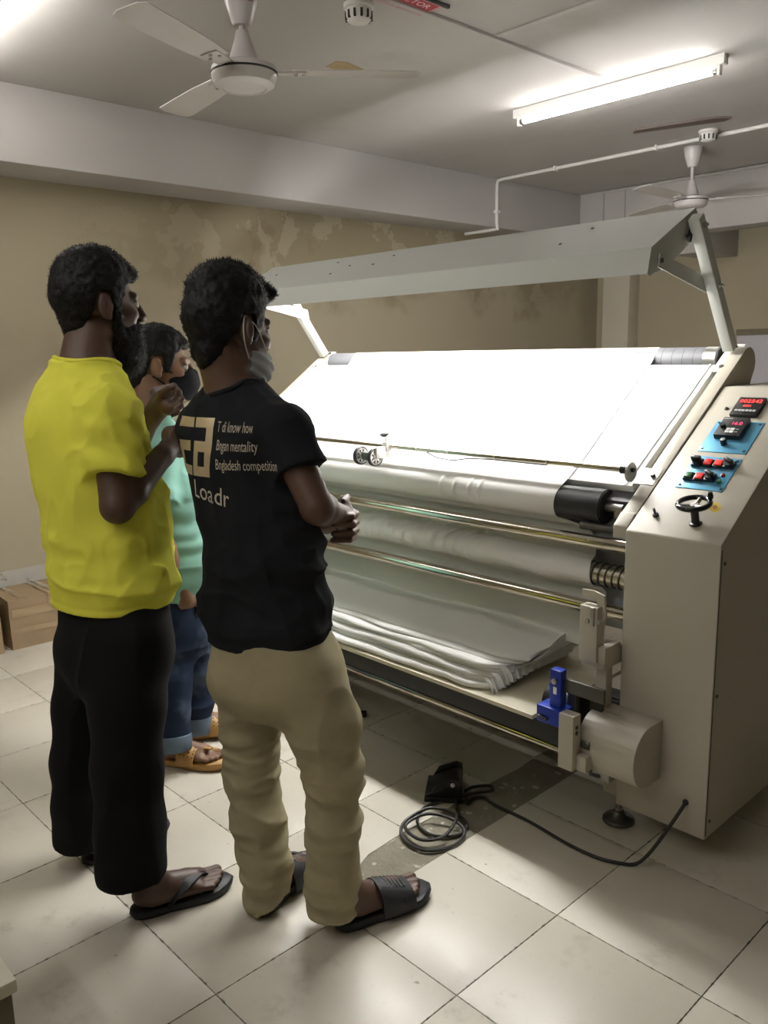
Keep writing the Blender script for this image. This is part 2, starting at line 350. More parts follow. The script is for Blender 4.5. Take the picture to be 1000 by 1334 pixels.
fan(-2.528, 1.768, 2.405, R(54), .60, 'white ceiling fan near the camera above the three men', True, drop=.098)
fan(-2.876, 5.617, 2.435, R(-88), .70, 'white ceiling fan far back behind the machine hood')

def tube_light(x0, x1, y, label, zc=WZ):
    t = thing('tube_light', ((x0+x1)/2, y, zc), label, 'tube light', 'ceiling tube lights')
    MB().box((x0-.03, y-.022, zc-.045), (x1+.03, y+.022, zc), .003).build('batten', M['white'], t)
    MB().tube([(x0+.012, y, zc-.066), (x1-.012, y, zc-.066)], .0135, 16).build('tube', M['tubeglow'], t)
    for x, s_ in ((x0, -1), (x1, 1)):
        h = MB().box((x-.008, y-.014, zc-.088), (x+.008, y+.014, zc-.040), .003).build('lamp_holder', M['white'], t)
        MB().tube([(x-.011*s_, y, zc-.066), (x-.03*s_, y, zc-.066)], .0142, 14).build('end_cap', M['steel'], t)
tube_light(-3.07, -1.93, 3.98, 'lit fluorescent tube on white batten above the machine')
tube_light(-4.2, -3.06, 1.30, 'lit fluorescent tube at the top left corner, cut by the frame')
tube_light(-2.45, -1.31, .15, 'added unseen fluorescent tube brightening the men from above and behind')  # out-of-frame tube, added to lift the light on the backs of the men
tube_light(-1.9, -.76, -1.0, 'added unseen fluorescent tube behind the camera for fill light')  # added out of view behind the camera as ambient fill
tube_light(-3.6, -2.46, -1.0, 'added unseen fluorescent tube at the rear left for more ambient light')  # another added tube, never in view, for general brightness

# pale board behind the machine, cartons, low table
pb = thing('pale_board', (-2.2, 7.1, 0), 'pale lilac board standing against back wall behind the control cabinet', 'board')
MB().box((-3.14, 7.05, .0), (-1.2, 7.08, 1.55), .003).build('sheet', M['lilac'], pb); MB().box((-3.15, 7.04, 1.55), (-1.2, 7.09, 1.60), .004).build('top_rail', M['shelfside'], pb)
def carton(x0, x1, y0, y1, h, label, seed):
    rg = random.Random(seed)
    t = thing('cardboard_carton', ((x0+x1)/2, (y0+y1)/2, 0), label, 'carton', 'cartons on the floor')
    b = bmesh.new(); bmesh.ops.create_cube(b, size=1)
    for v in b.verts: v.co = Vector(((x0+x1)/2+v.co.x*(x1-x0), (y0+y1)/2+v.co.y*(y1-y0), h/2+v.co.z*h))
    bmesh.ops.subdivide_edges(b, edges=b.edges[:], cuts=5, use_grid_fill=True)
    for v in b.verts:
        e = sum((abs(v.co.x-x0) < .01 or abs(v.co.x-x1) < .01, abs(v.co.y-y0) < .01 or abs(v.co.y-y1) < .01, abs(v.co.z-h) < .01))
        k = .003 if e > 1 else .0035
        v.co += Vector((rg.uniform(-k, k), rg.uniform(-k, k), rg.uniform(-k, k) if v.co.z > .01 else 0))
    MB().bm(b).build('carton', M['cardboard'], t, 50); b.free()
    tp = MB(); ym = (y0+y1)/2
    for zz, hh in ((h*.64, .045), (h*.30, .03)):
        tp.box((x1+.0022, y0+.01, zz), (x1+.0032, y1-.01, zz+hh), .0003)
    tp.box((x0+.01, ym-.03, h+.0022), (x1-.0, ym+.03, h+.0032), .0003); tp.box((x1+.0022, ym-.03, h*.75), (x1+.0034, ym+.03, h+.003), .0003)
    tp.box((x0+.02, y0+.06, h+.0022), (x1-.01, y0+.09, h+.0031), .0003)
    tp.build('packing_tape', M['tape'], t)
    fl_ = MB()
    fl_.box((x0, ym-.003, h+.0015), (x1, ym+.003, h+.0036)); fl_.build('flap_seam', M['dark'], t)
carton(-4.60, -4.295, 1.402, 1.86, .262, 'taped brown cardboard carton on the floor behind the man in yellow', 1)
carton(-4.62, -4.29, .86, 1.355, .275, 'brown cardboard carton at the left edge of the frame', 2)
lt_ = thing('low_table', (-1.9, .12, 0), 'low dusty table with pale top at the bottom left corner', 'table')
MB().box((-2.1, -.5, .425), (-1.335, .384, .45), .004).build('table_top', M['shelftop'], lt_)
MB().box((-2.08, -.48, .36), (-1.342, .376, .424), .003).build('apron', M['shelfside'], lt_)
for x in (-2.05, -1.37):
    for yy in (-.46, .345): MB().box((x-.03, yy-.03, 0), (x+.03, yy+.03, .36), .003).build('leg', M['shelfside'], lt_)
MB().box((-2.05, -.46, .12), (-1.365, .352, .14), .003).build('shelf', M['shelfside'], lt_)
MB().box((-1.362, -.46, .0), (-1.350, .352, .36), .002).build('side_panel', M['shelfside'], lt_)
# ---------------------------------------------------------------- the fabric inspection machine
CA, SA = .8308, .5566                                        # cos / sin of the 34 degree table
mach = thing('fabric_inspection_machine', (-2.3, 2.5, 0), 'cream and white fabric inspection machine with bright sloped table, hood and control cabinet', 'machine')
def sl(y, off=0.): return np.array([y-SA*off, .955+.67*(y-2.13)+CA*off])      # point of the table plane -> (Y, Z)
def pan(x, s, n=0.): return Vector((x, 2.13+CA*s-SA*n, .955+SA*s+CA*n))       # point of the control panel
PT = Matrix(((1, 0, 0, 0), (0, CA, -SA, 2.13), (0, SA, CA, .955), (0, 0, 0, 1)))   # (x, s, n) -> world
XL, XR = -3.44, -1.29
# control cabinet and its lift-off cover plates
cab = MB().prism([(2.13, .088), (2.13, .955), tuple(pan(0, .70)[1:]), (3.05, pan(0, .70)[2]), (3.05, .088)], 0, -1.2425, -.957, .006).build('control_cabinet', M['cream'], mach)
MB().box((-.9575, 2.1345, .10), (-.9560, 2.137, .94)).build('panel_seam', M['dark'], cab)
for z in (.90, .52, .14): MB().lathe([(.006, 0), (.005, .003), (0, .0035)], 10, axis_mtx((-.957, 2.155, z), (1, 0, 0))).build('screw', M['dsteel'], cab)
# side frames
def side_frame(x0, x1):
    arc = [(2.895+.055*math.cos(a), 1.415+.055*math.sin(a)) for a in np.linspace(R(124), R(-40), 12)]
    poly = [(2.165, .10), (2.165, .945), (2.19, sl(2.19)[1])]+arc+[(2.915, 1.34), (2.895, 1.28), (2.89, 1.2), (2.89, .10)]
    if x0 > -2: poly = [(2.195, .93), (2.19, sl(2.19)[1])]+arc+[(2.915, 1.34), (2.88, 1.26), tuple(sl(2.80, -.13)), tuple(sl(2.30, -.085))]
    return MB().prism(poly, 0, x0, x1, .003).build('side_frame', M['cream'], mach)
side_frame(-1.292, -1.2445); lf = side_frame(-3.515, -3.44)
MB().prism([(2.2, sl(2.2, .001)[1]), (2.86, sl(2.86, .001)[1]), (2.86, sl(2.86, .004)[1]), (2.2, sl(2.2, .004)[1])], 0, -3.476, -3.472).build('edge_bead', M['white'], lf)
MB().prism([(2.142, .925), (2.142, .962), (2.185, .997), (2.215, .997), (2.215, .925)], 0, -1.292, -1.2445, .005).build('rail_end_block', M['cream'], mach)
MB().box((-3.515, 2.125, .10), (-3.44, 2.165, .95), .006).build('front_post', M['cream'], mach)
# table: light panel, frame lip, fabric bed
a, b2_ = sl(2.285, -.002), sl(2.815, -.002); c_, d_ = sl(2.815, -.028), sl(2.285, -.028)
MB().prism([tuple(a), tuple(b2_), tuple(c_), tuple(d_)], 0, -3.425, -1.318, .002).build('light_table', M['panel'], mach)
MB().prism([tuple(sl(2.25, -.03)), tuple(sl(2.83, -.03)), tuple(sl(2.83, -.06)), tuple(sl(2.25, -.06))], 0, -3.44, -1.292).build('table_bed', M['greyrubber'], mach)
MB().prism([tuple(sl(2.285, -.001)), tuple(sl(2.815, -.001)), tuple(sl(2.815, .001)), tuple(sl(2.285, .001))], 0, -1.345, -1.338).build('panel_lip', M['white'], mach)
MB().box((XL, 2.372, .56), (-1.25, 2.380, .95), .001).build('backing_sheet', M['backing'], mach)
# rollers
def roller(name, y, z, r, x0, x1, m_, cap=None, band=None):
    o = MB().lathe([(r*.55, 0), (r, 0), (r, x1-x0), (r*.55, x1-x0)], 32, axis_mtx((x0, y, z), (1, 0, 0))).build(name, m_, mach)
    MB().tube([(x0-.06, y, z), (x1+.06, y, z)], r*.28, 12).build('shaft', M['steel'], o)
    if band: MB().lathe([(r, 0), (r+.0012, .001), (r+.0012, band-.001), (r, band)], 32, axis_mtx((x1-band-.0, y, z), (1, 0, 0))).build('end_band', M['rubber'], o)
    if cap: MB().lathe([(r*.3, 0), (r*.96, .0), (r*.96, .003), (r*.8, .003), (r*.78, -.004), (r*.3, -.004)], 32, axis_mtx((x1+.0005, y, z), (1, 0, 0))).build('end_cap', M['black'], o)
    return o
RY, RZ = 2.270, .986
lr = roller('lower_roller', RY, RZ, .054, -3.37, -1.392, M['rubber'], True, .05)
MB().box((-1.36, RY-.012, RZ-.03), (-1.292, RY+.012, RZ+.0), .003).build('bearing_block', M['steel'], lr)
tr = roller('top_roller', 2.885, 1.426, .046, -3.425, -1.335, M['greyrubber'], True, None)
MB().lathe([(.046, 0), (.0472, .001), (.0472, .045), (.046, .046)], 32, axis_mtx((-1.385, 2.885, 1.426), (1, 0, 0))).build('steel_band', M['steel'], tr)
rl = MB()
for x in (-1.42, -1.46, -1.50, -1.54): rl.lathe([(.0461, 0), (.0464, .0008), (.0464, .0012), (.0461, .002)], 32, axis_mtx((x, 2.885, 1.426), (1, 0, 0)))
rl.build('wrap_line', M['rubber'], tr)
MB().box((XL, 2.285, .955), (-1.36, 2.325, .985), .003).build('roller_bar', M['rubber'], mach)
roller('guide_tube', 2.215, .882, .021, -3.43, -1.25, M['chrome'])
roller('guide_tube', 2.205, .672, .021, -3.43, -1.25, M['chrome'])
MB().tube([(-3.43, 2.29, .866), (-1.25, 2.29, .866)], .014, 16).build('rear_tube', M['chrome'], mach)
MB().tube([(-3.43, 2.27, .655), (-1.25, 2.27, .655)], .014, 16).build('rear_tube', M['chrome'], mach)
MB().tube([(-1.46, 2.235, .925), (-1.25, 2.235, .925)], .013, 16).build('tension_bar', M['dsteel'], mach)
# spiral spreader roller
SY, SZ, SR = 2.272, .766, .034
sp = MB().tube([(-3.42, SY, SZ), (-1.26, SY, SZ)], SR, 28).build('spreader_roller', mat('satin_steel', (.62, .58, .48), .34, 1.), mach)
hx = MB(); tt = np.arange(0, 9.0*2*PI, .25)
hx.tube([(-1.262-.0245*t/(2*PI), SY+(SR+.002)*math.cos(t), SZ+(SR+.002)*math.sin(t)) for t in tt], .003, 6); hx.build('spiral_wire', M['dsteel'], sp)
# measuring rod, its bracket, the metering wheels
ry, rz = 2.268, 1.110
rod = MB().tube([(-3.43, ry, rz), (-1.318, ry, rz)], .0095, 16).build('measuring_rod', M['chrome'], mach)
for x in (-1.62, -1.84, -2.06, -2.22): MB().lathe([(.0098, 0), (.0108, .0005), (.0108, .004), (.0098, .0045)], 16, axis_mtx((x, ry, rz), (1, 0, 0))).build('cable_tie', M['white'], rod)
MB().tube([(-1.345, ry, rz), (-1.318, ry, rz)], .0135, 16).build('rod_ferrule', M['black'], rod)
MB().tube([(-2.16, ry-.008, rz-.008), (-2.10, ry-.02, rz-.022), (-2.02, ry-.02, rz-.026), (-1.95, ry-.01, rz-.014), (-1.86, ry-.002, rz-.011), (-1.62, ry-.0, rz-.011)], .0024, 6).build('signal_wire', M['cord'], rod)
mb = MB().lathe([(0, 0), (.031, 0), (.031, .006), (0, .006)], 32, axis_mtx((-1.318, ry, rz-.004), (1, 0, 0))); mb.box((-1.332, ry-.035, rz-.062), (-1.25, ry+.03, rz-.055), .001, None)
bk = MB().lathe([(0, 0), (.030, 0), (.030, .006), (0, .006)], 32, axis_mtx((-1.316, ry, rz-.006), (1, 0, 0))).build('rod_bracket', M['steel'], mach)
MB().box((-1.318, -.02, .0), (-1.250, .055, .004), .001, PT @ Matrix.Translation((0, .215, 0))).build('bracket_foot', M['steel'], bk)
MB().lathe([(.007, 0), (.007, .008), (0, .008)], 6, axis_mtx((-1.3105, ry+.004, rz), (1, 0, 0))).build('bolt', M['black'], bk)
MB().lathe([(.008, 0), (.008, .01), (0, .01)], 6, PT @ Matrix.Translation((-1.268, .235, .004))).build('bolt', M['dsteel'], bk)
def meter():
    wy, wz, wr = 2.205, 1.072, .037
    t = MB(); t.box((-2.395, ry-.020, rz-.020), (-2.368, ry+.020, rz+.018), .004); t.box((-2.40, wy-.006, wz-.006), (-2.372, ry, rz), .003)
    t.build('meter_clamp', M['white'], mach); cl = t
    c = MB().box((-2.452, wy-.016, wz-.014), (-2.394, wy+.016, wz+.016), .003).build('counter_body', M['dsteel'], mach)
    kn = MB().tube([(-2.382, ry-.006, rz+.015), (-2.382, ry-.012, rz+.042)], .004, 8).build('clamp_screw', M['steel'], mach)
    MB().lathe([(.004, 0), (.012, .004), (.019, .010), (.0195, .016), (.013, .020), (0, .021)], 18, axis_mtx((-2.382, ry-.011, rz+.038), (0, -.4, .95))).build('clamp_knob', M['black'], kn, 50)
    for x in (-2.472, -2.388):
        T = axis_mtx((x, wy, wz), (1, 0, 0))
        wl_ = MB().lathe([(wr*.84, -.008), (wr*.97, -.008), (wr, -.005), (wr, .005), (wr*.97, .008), (wr*.84, .008), (wr*.84, -.008)], 36, T).build('metering_wheel', M['rubber'], mach)
        h = MB()                                             # pierced alloy disc: rim, hub and eight spokes
        h.lathe([(wr*.70, -.006), (wr*.85, -.006), (wr*.85, .007), (wr*.70, .007), (wr*.70, -.006)], 32, T); h.lathe([(0, -.009), (wr*.34, -.008), (wr*.34, .008), (0, .010)], 20, T)
        for k in range(8): h.box((wr*.3, -.0042, -.005), (wr*.74, .0042, .005), .0005, T @ Matrix.Rotation(k*PI/4, 4, 'Z'))
        h.build('alloy_disc', mat('cast_alloy', (.55, .55, .54), .3, .9) if 'alloy' not in M else M['alloy'], wl_, 30)
        MB().lathe([(.007, .009), (.006, .012), (0, .0125)], 12, T).build('axle_nut', M['black'], wl_)
meter()
# hood with its arms, struts and tubes
HP = [(2.618, 1.905), (2.356, 1.768), (2.338, 1.690)]
def hood():
    x0, x1, t = -3.56, -1.325, .0025
    outer = HP; inner = [(2.352, 1.692), (2.369, 1.759), (2.620, 1.890)]
    h = MB().prism(outer+inner, 0, x0, x1, 0).build('hood', M['hoodwhite'], mach, 20)
    for x, s_ in ((x1-.002, 1), (x0, -1)):
        MB().prism([HP[0], HP[1], HP[2], (2.350, 1.684), (2.385, 1.698), (2.43, 1.704), (2.60, 1.800), (2.648, 1.875)], 0, x+.001*s_+(.001 if s_ > 0 else -.003), x+.003*s_+(.001 if s_ > 0 else -.003)).build('hood_end_plate', M['hoodwhite'], h)
    d = np.array([HP[1][0]-HP[0][0], HP[1][1]-HP[0][1]]); L_ = np.hypot(*d); d /= L_; n_ = np.array([d[1], -d[0]])*-1
    for x, q in ((-3.40, .4), (-2.63, .22), (-2.69, .47), (-2.86, .40), (-2.92, .64), (-1.66, .22), (-1.72, .60), (-3.0, .2)):
        p = np.array(HP[0])+d*L_*q; MB().lathe([(.006, 0), (.005, .0025), (0, .003)], 10, axis_mtx((x, *p), (0, -.46, .88))).build('rivet', M['dsteel'], h)
    for (y, z) in ((2.46, 1.762), (2.55, 1.808)):
        MB().tube([(-3.25, y, z), (-1.66, y, z)], .012, 12).build('hood_tube', M['hoodglow'], h)
hood()
def hood_arm(x, inner):
    A, B = Vector((x, 2.846, 1.465)), Vector((x, 2.556, 1.868))
    d = (B-A).normalized(); rot = Matrix.Translation(A) @ Matrix(((1, 0, 0, 0), (0, d.z, d.y, 0), (0, -d.y, d.z, 0), (0, 0, 0, 1)))
    L_ = (B-A).length
    arm = MB().box((-.019, -.019, 0), (.019, .019, L_), .003, rot).build('hood_arm', M['hoodwhite'], mach)
    MB().box((-.028, .0, .0), (.028, .16, .005), .001, Matrix.Translation(Vector((x, 0, 0))) @ Matrix(((1, 0, 0, 0), (0, CA, -SA, sl(2.775)[0]), (0, SA, CA, sl(2.775)[1]), (0, 0, 0, 1)))).build('arm_base_plate', M['white'], arm)
    T2 = Matrix.Translation(Vector((x, 0, 0))) @ Matrix(((1, 0, 0, 0), (0, CA, -SA, sl(2.775)[0]), (0, SA, CA, sl(2.775)[1]), (0, 0, 0, 1)))
    for v in (.022, .138): MB().lathe([(.009, .005), (.009, .012), (0, .012)], 6, T2 @ Matrix.Translation((0, v, 0))).build('base_bolt', M['dsteel'], arm)
    s_ = 1 if x > -2 else -1
    for q in (.50, .94):
        MB().lathe([(.009, 0), (.009, .008), (.005, .008), (.005, .014), (0, .014)], 8, axis_mtx(A+d*L_*q+Vector((.019*s_, 0, 0)), (s_, 0, 0))).build('pivot_bolt', M['steel'], arm)
    C_ = A+d*L_*.50
    e = Vector((x, 2.385, 1.725)); xx = x-.024*s_
    u = (C_-e); u.x = 0; n_ = Vector((0, -u.z, u.y)).normalized(); u2 = u.normalized()
    pl = [(e-n_*.014).yz, (e+n_*.026).yz, (C_+n_*.030+u2*.02).yz, (C_+n_*-.012+u2*.035).yz, (C_-n_*.020).yz]
    MB().prism([tuple(p) for p in pl], 0, xx-.002, xx+.002).build('hood_strut', M['hoodwhite'], mach)
    MB().lathe([(.008, -.006), (.008, .006)], 8, axis_mtx((xx, e.y+.012, e.z+.006), (1, 0, 0))).build('strut_bolt', M['dsteel'], arm)
hood_arm(-1.290, 1); hood_arm(-3.462, -1)
MB().tube([(-1.312, 2.60, 1.875), (-1.312, 2.575, 1.84), (-1.312, 2.565, 1.80), (-1.312, 2.555, 1.815)], .008, 8).build('hood_cable', M['cord'], mach)
# tray board, under-beam, lower rollers, leveling feet
MB().box((-3.42, 1.95, .366), (-1.43, 2.56, .380), .002).build('tray_board', M['board'], mach)
MB().box((-3.44, 1.995, .284), (-1.345, 2.05, .362), .004).build('under_beam', M['blackbox'], mach)
MB().box((-3.44, 2.52, .10), (-1.27, 2.60, .24), .004).build('rear_beam', M['blackbox'], mach)
MB().box((-3.44, 2.30, .12), (-1.27, 2.32, .335), .004).build('dark_apron', M['blackbox'], mach)
roller('winding_roller', 2.02, .262, .016, -3.40, -1.30, M['chrome']); roller('winding_roller', 2.03, .300, .012, -3.40, -1.30, M['dsteel'])
roller('winding_roller', 2.18, .20, .03, -3.40, -1.30, M['blackbox'])
def foot(x, y, top):
    o = MB().lathe([(.050, 0), (.050, .006), (.045, .012), (.022, .022), (.016, .034), (.0, .034)], 28, Matrix.Translation((x, y, 0))).build('levelling_foot', M['dsteel'], mach, 50)
    MB().tube([(x, y, .03), (x, y, top)], .007, 10).build('foot_rod', M['steel'], o); MB().lathe([(.013, .036), (.013, .048)], 6, Matrix.Translation((x, y, 0))).build('foot_nut', M['steel'], o)
foot(-1.262, 2.185, .12); foot(-1.02, 2.95, .1); foot(-3.477, 2.21, .11); foot(-3.477, 2.83, .11)
MB().box((-1.30, 2.15, .10), (-1.2445, 2.29, .17), .004).build('foot_bracket', M['cream'], mach)
# drive cover, gear bracket group at the cabinet's lower left
def cover():
    cy = 2.055; zc, h = .322, .092
    prof = [(2.13, zc-h), (cy, zc-h)]+[(cy-.085*math.sin(t), zc-h*math.cos(t)) for t in np.linspace(.15, PI-.15, 14)]+[(cy, zc+h), (2.13, zc+h)]
    o = MB().prism(prof, 0, -1.285, -1.098, .003).build('drive_cover', M['cream'], mach, 30)
    return o
cover()
MB().box((-1.292, 2.048, .275), (-1.252, 2.062, .46)).build('cover_backplate', M['dsteel'], mach)
ps = MB().box((-1.328, 2.035, .565), (-1.268, 2.075, .735), .004).build('tray_post', M['cream'], mach)
MB().box((-1.268, 2.045, .565), (-1.2445, 2.13, .615), .003).build('post_arm', M['cream'], ps)
MB().box((-1.330, 2.05, .545), (-1.25, 2.16, .60), .003).build('post_bracket', M['cream'], ps)
lt2 = MB().prism([(-1.338, .775), (-1.30, .777), (-1.262, .768), (-1.254, .70), (-1.282, .682), (-1.286, .742), (-1.30, .752), (-1.338, .752)], 1, 2.06, 2.068, .001).build('latch_plate', M['cream'], mach)
for q in ((-1.300, .690), (-1.262, .695)): MB().lathe([(.008, 0), (.007, .006), (0, .006)], 10, axis_mtx((q[0], 2.036, q[1]), (0, -1, 0))).build('latch_bolt', M['steel'], lt2)
MB().box((-1.288, 2.028, .68), (-1.276, 2.034, .735), .001).build('latch_hook', M['steel'], lt2)
MB().box((-1.300, 2.085, .36), (-1.262, 2.12, .565), .003).build('lift_column', M['cream'], mach)
MB().lathe([(.012, 0), (.012, .02)], 8, Matrix.Translation((-1.275, 2.10, .565))).build('column_bolt', M['dsteel'], mach)
bl = MB().box((-1.372, 1.955, .405), (-1.334, 1.985, .545), .003).build('clamp_arm', M['bluepaint'], mach)
MB().lathe([(.009, 0), (.009, .008), (0, .010)], 12, axis_mtx((-1.353, 1.955, .512), (0, -1, 0))).build('clamp_bolt', M['steel'], bl); MB().box((-1.359, 1.9535, .470), (-1.347, 1.956, .492), .001).build('slot', M['whiteprint'], bl)
bl2 = MB().box((-1.408, 1.94, .375), (-1.318, 2.0, .428), .004).build('clamp_block', M['bluepaint'], mach)
MB().tube([(-1.40, 1.935, .395), (-1.365, 1.935, .392)], .0045, 8).build('hex_screw', M['dsteel'], bl2)
MB().box((-1.36, 2.0, .335), (-1.34, 2.02, .40), .002).build('clamp_tab', M['bluepaint'], bl2)
gb = MB().box((-1.318, 1.925, .262), (-1.268, 1.965, .432), .003).build('gear_bracket', M['cream'], mach)
MB().box((-1.268, 1.945, .262), (-1.235, 1.99, .31), .003).build('bracket_foot', M['cream'], gb)
for z in (.395, .378): MB().lathe([(.007, 0), (.007, .001), (0, .001)], 12, axis_mtx((-1.2678, 1.944, z), (1, 0, 0))).build('bracket_hole', M['black'], gb)
MB().box((-1.34, 1.972, .478), (-1.20, 1.984, .520), .002).build('flat_bar', M['dsteel'], mach)
MB().box((-1.34, 2.0, .40), (-1.31, 2.02, .505), .002).build('flat_bar', M['dsteel'], mach)
mt = MB().lathe([(.0, 0), (.05, 0), (.052, .01), (.052, .11), (.0, .11)], 24, axis_mtx((-1.44, 2.06, .40), (1, 0, 0))).build('small_motor', M['blackbox'], mach)
MB().tube([(-1.268, 1.975, .335), (-1.240, 1.975, .335)], .013, 8).build('drive_nut', M['dsteel'], mach)
MB().tube([(-1.27, 2.0, .30), (-1.27, 2.03, .215), (-1.26, 2.06, .20)], .006, 8).build('sensor_wire', M['greyrubber'], mach)
MB().box((-1.31, 2.09, .17), (-1.2445, 2.14, .235), .003).build('lower_bracket', M['steel'], mach)
# control panel fittings
def pbox(name, x0, x1, s0, s1, n0, n1, m_, parent, bev=.001): return MB().box((x0, s0, n0), (x1, s1, n1), bev, PT).build(name, m_, parent)
def pscrew(parent, pts, m_):
    for x, s in pts: MB().lathe([(.0042, 0), (.004, .002), (0, .0028)], 10, PT @ Matrix.Translation((x, s, .002))).build('screw', m_, parent)
def ptext(txt, size, x, s, n, m_, parent, name, width=1., font=None):
    v_, f_ = text_mesh(txt, size, width=width)
    return MB().add([PT @ Vector((p[0]+x, p[1]+s, n)) for p in v_], f_).build(name, m_, parent)
dm = pbox('length_counter', -1.158, -1.074, .542, .630, 0, .012, M['black'], mach, .002)
pbox('lit_window', -1.150, -1.080, .598, .622, .0118, .0126, mat('dark_red_window', (.05, .006, .006), .3), dm, 0)
ptext('002542', .0235, -1.149, .601, .0130, M['ledred'], dm, 'red_digits', 1.0); ptext('0021', .0135, -1.131, .581, .0126, M['ledred'], dm, 'red_digits')
kb = MB()
for k in range(6): kb.box((-1.148+k*.0112, .557, .012), (-1.139+k*.0112, .566, .0135), .0004, PT)
kb.build('counter_keys', M['greyprint'], dm)
p1 = pbox('upper_blue_plate', -1.186, -1.040, .370, .520, 0, .0022, M['blueplate'], mach, .0005)
pscrew(p1, [(-1.177, .382), (-1.177, .509), (-1.050, .509), (-1.050, .382)], M['dsteel'])
iv = pbox('speed_drive', -1.160, -1.080, .430, .518, .002, .020, M['black'], mach, .002)
ptext('16.0', .020, -1.126, .481, .0204, mat('pink_red_digits', (.8, .05, .12), .4, emit=((1, .04, .16), 1.6)), iv, 'red_digits'); ptext('DIGITAL', .0075, -1.156, .508, .0304, M['greyprint'], iv, 'printed_line') if False else None
kb = MB()
for i in range(2):
    for j in range(2): kb.box((-1.130+i*.0135, .442+j*.0125, .020), (-1.1185+i*.0135, .452+j*.0125, .0213), .0005, PT)
kb.build('drive_keys', M['whiteprint'], iv)
kb = MB()
for i in range(2): kb.box((-1.102, .446+i*.0125, .0199), (-1.092, .449+i*.0125, .0203), 0, PT)
kb.box((-1.156, .508, .0199), (-1.130, .5105, .0203), 0, PT)
kb.build('printed_line', M['greyprint'], iv, kind='stuff')
MB().lathe([(.0085, .020), (.0085, .030), (0, .030)], 18, PT @ Matrix.Translation((-1.145, .470, 0))).build('dial', M['black'], iv)
k1 = MB().lathe([(.0095, .002), (.0095, .018), (.008, .022), (0, .022)], 22, PT @ Matrix.Translation((-1.120, .408, 0))).build('speed_knob', M['black'], p1)
MB().lathe([(.0072, .0221), (0, .0228)], 18, PT @ Matrix.Translation((-1.120, .408, 0))).build('knob_cap', M['steel'], p1)
p2 = pbox('lower_blue_plate', -1.182, -1.040, .202, .347, 0, .0022, M['blueplate'], mach, .0005)
pscrew(p2, [(-1.172, .214), (-1.050, .336), (-1.049, .213)], M['dsteel'])
def selector(x, s, a):
    T = PT @ Matrix.Translation((x, s, .002)) @ Matrix.Rotation(a, 4, 'Z')
    o = MB().box((-.015, -.015, 0), (.015, .015, .010), .002, PT @ Matrix.Translation((x, s, .002))).build('selector_switch', M['black'], p2)
    MB().lathe([(.0145, .010), (.0145, .016), (0, .016)], 24, T).build('collar', M['black'], o) if False else None
    MB().lathe([(.0145, .010), (.0140, .017), (0, .017)], 24, T).box((-.005, -.0145, .016), (.005, .0145, .030), .002, T).build('lever', M['black'], o) if False else None
    q = MB().lathe([(.0145, .010), (.0140, .017), (0, .017)], 24, T); q.box((-.005, -.0145, .016), (.005, .0145, .030), .002, T); q.build('selector_knob', M['black'], p2)
    MB().box((-.001, .004, .0295), (.001, .013, .0305), 0, T).build('selector_mark', M['whiteprint'], p2)
def button(x, s, m_):
    MB().box((-.0145, -.0145, 0), (.0145, .0145, .010), .002, PT @ Matrix.Translation((x, s, .002))).build('button_bezel', M['black'], p2)
    MB().box((-.0110, -.0110, .009), (.0110, .0110, .0145), .0015, PT @ Matrix.Translation((x, s, .002))).build('push_button', m_, p2)
selector(-1.160, .311, R(90)); button(-1.126, .311, M['red']); button(-1.094, .311, M['red']); selector(-1.062, .311, R(60))
button(-1.158, .247, M['green']); button(-1.126, .247, M['red']); selector(-1.094, .250, R(60))
pr2 = MB()
for x, s in ((-1.160, .286), (-1.126, .288), (-1.094, .289), (-1.062, .288), (-1.158, .224), (-1.126, .224), (-1.094, .226)):
    pr2.box((x-.010, s-.001, .0021), (x+.010, s+.001, .00235), 0, PT)
pr2.build('caption_line', M['greyprint'], p2, kind='stuff')
MB().lathe([(.0065, 0), (.006, .006), (0, .008)], 14, PT @ Matrix.Translation((-1.064, .268, .002))).build('red_lamp', mat('dim_red_lamp', (.25, .01, .02), .25), p2)
MB().lathe([(.0075, 0), (.007, .006), (0, .008)], 14, PT @ Matrix.Translation((-1.064, .238, .002))).build('green_lamp', M['green'], p2)
MB().lathe([(.007, 0), (.0065, .004), (.003, .007), (0, .007)], 14, PT @ Matrix.Translation((-1.184, .581, 0))).build('panel_lamp', M['dsteel'], mach)
tg = MB().lathe([(.009, 0), (.009, .006), (.0065, .008), (0, .008)], 14, PT @ Matrix.Translation((-1.183, .075, 0))).build('toggle_switch', M['black'], mach)
MB().tube([pan(-1.183, .075, .006), pan(-1.185, .079, .026)], .0042, 10).build('toggle_lever', M['black'], tg)
st = MB().lathe([(.0, .0006), (.022, .0006)], 24, PT @ Matrix.Translation((-1.034, .139, 0)) @ Matrix.Scale(.72, 4, (.8, .6, 0))).build('warning_sticker', M['yellowsticker'], mach)
MB().lathe([(.0, .0010), (.010, .0010)], 16, PT @ Matrix.Translation((-1.034, .139, 0)) @ Matrix.Scale(.6, 4, (.8, .6, 0))).build('printed_emblem', M['orangeprint'], st)
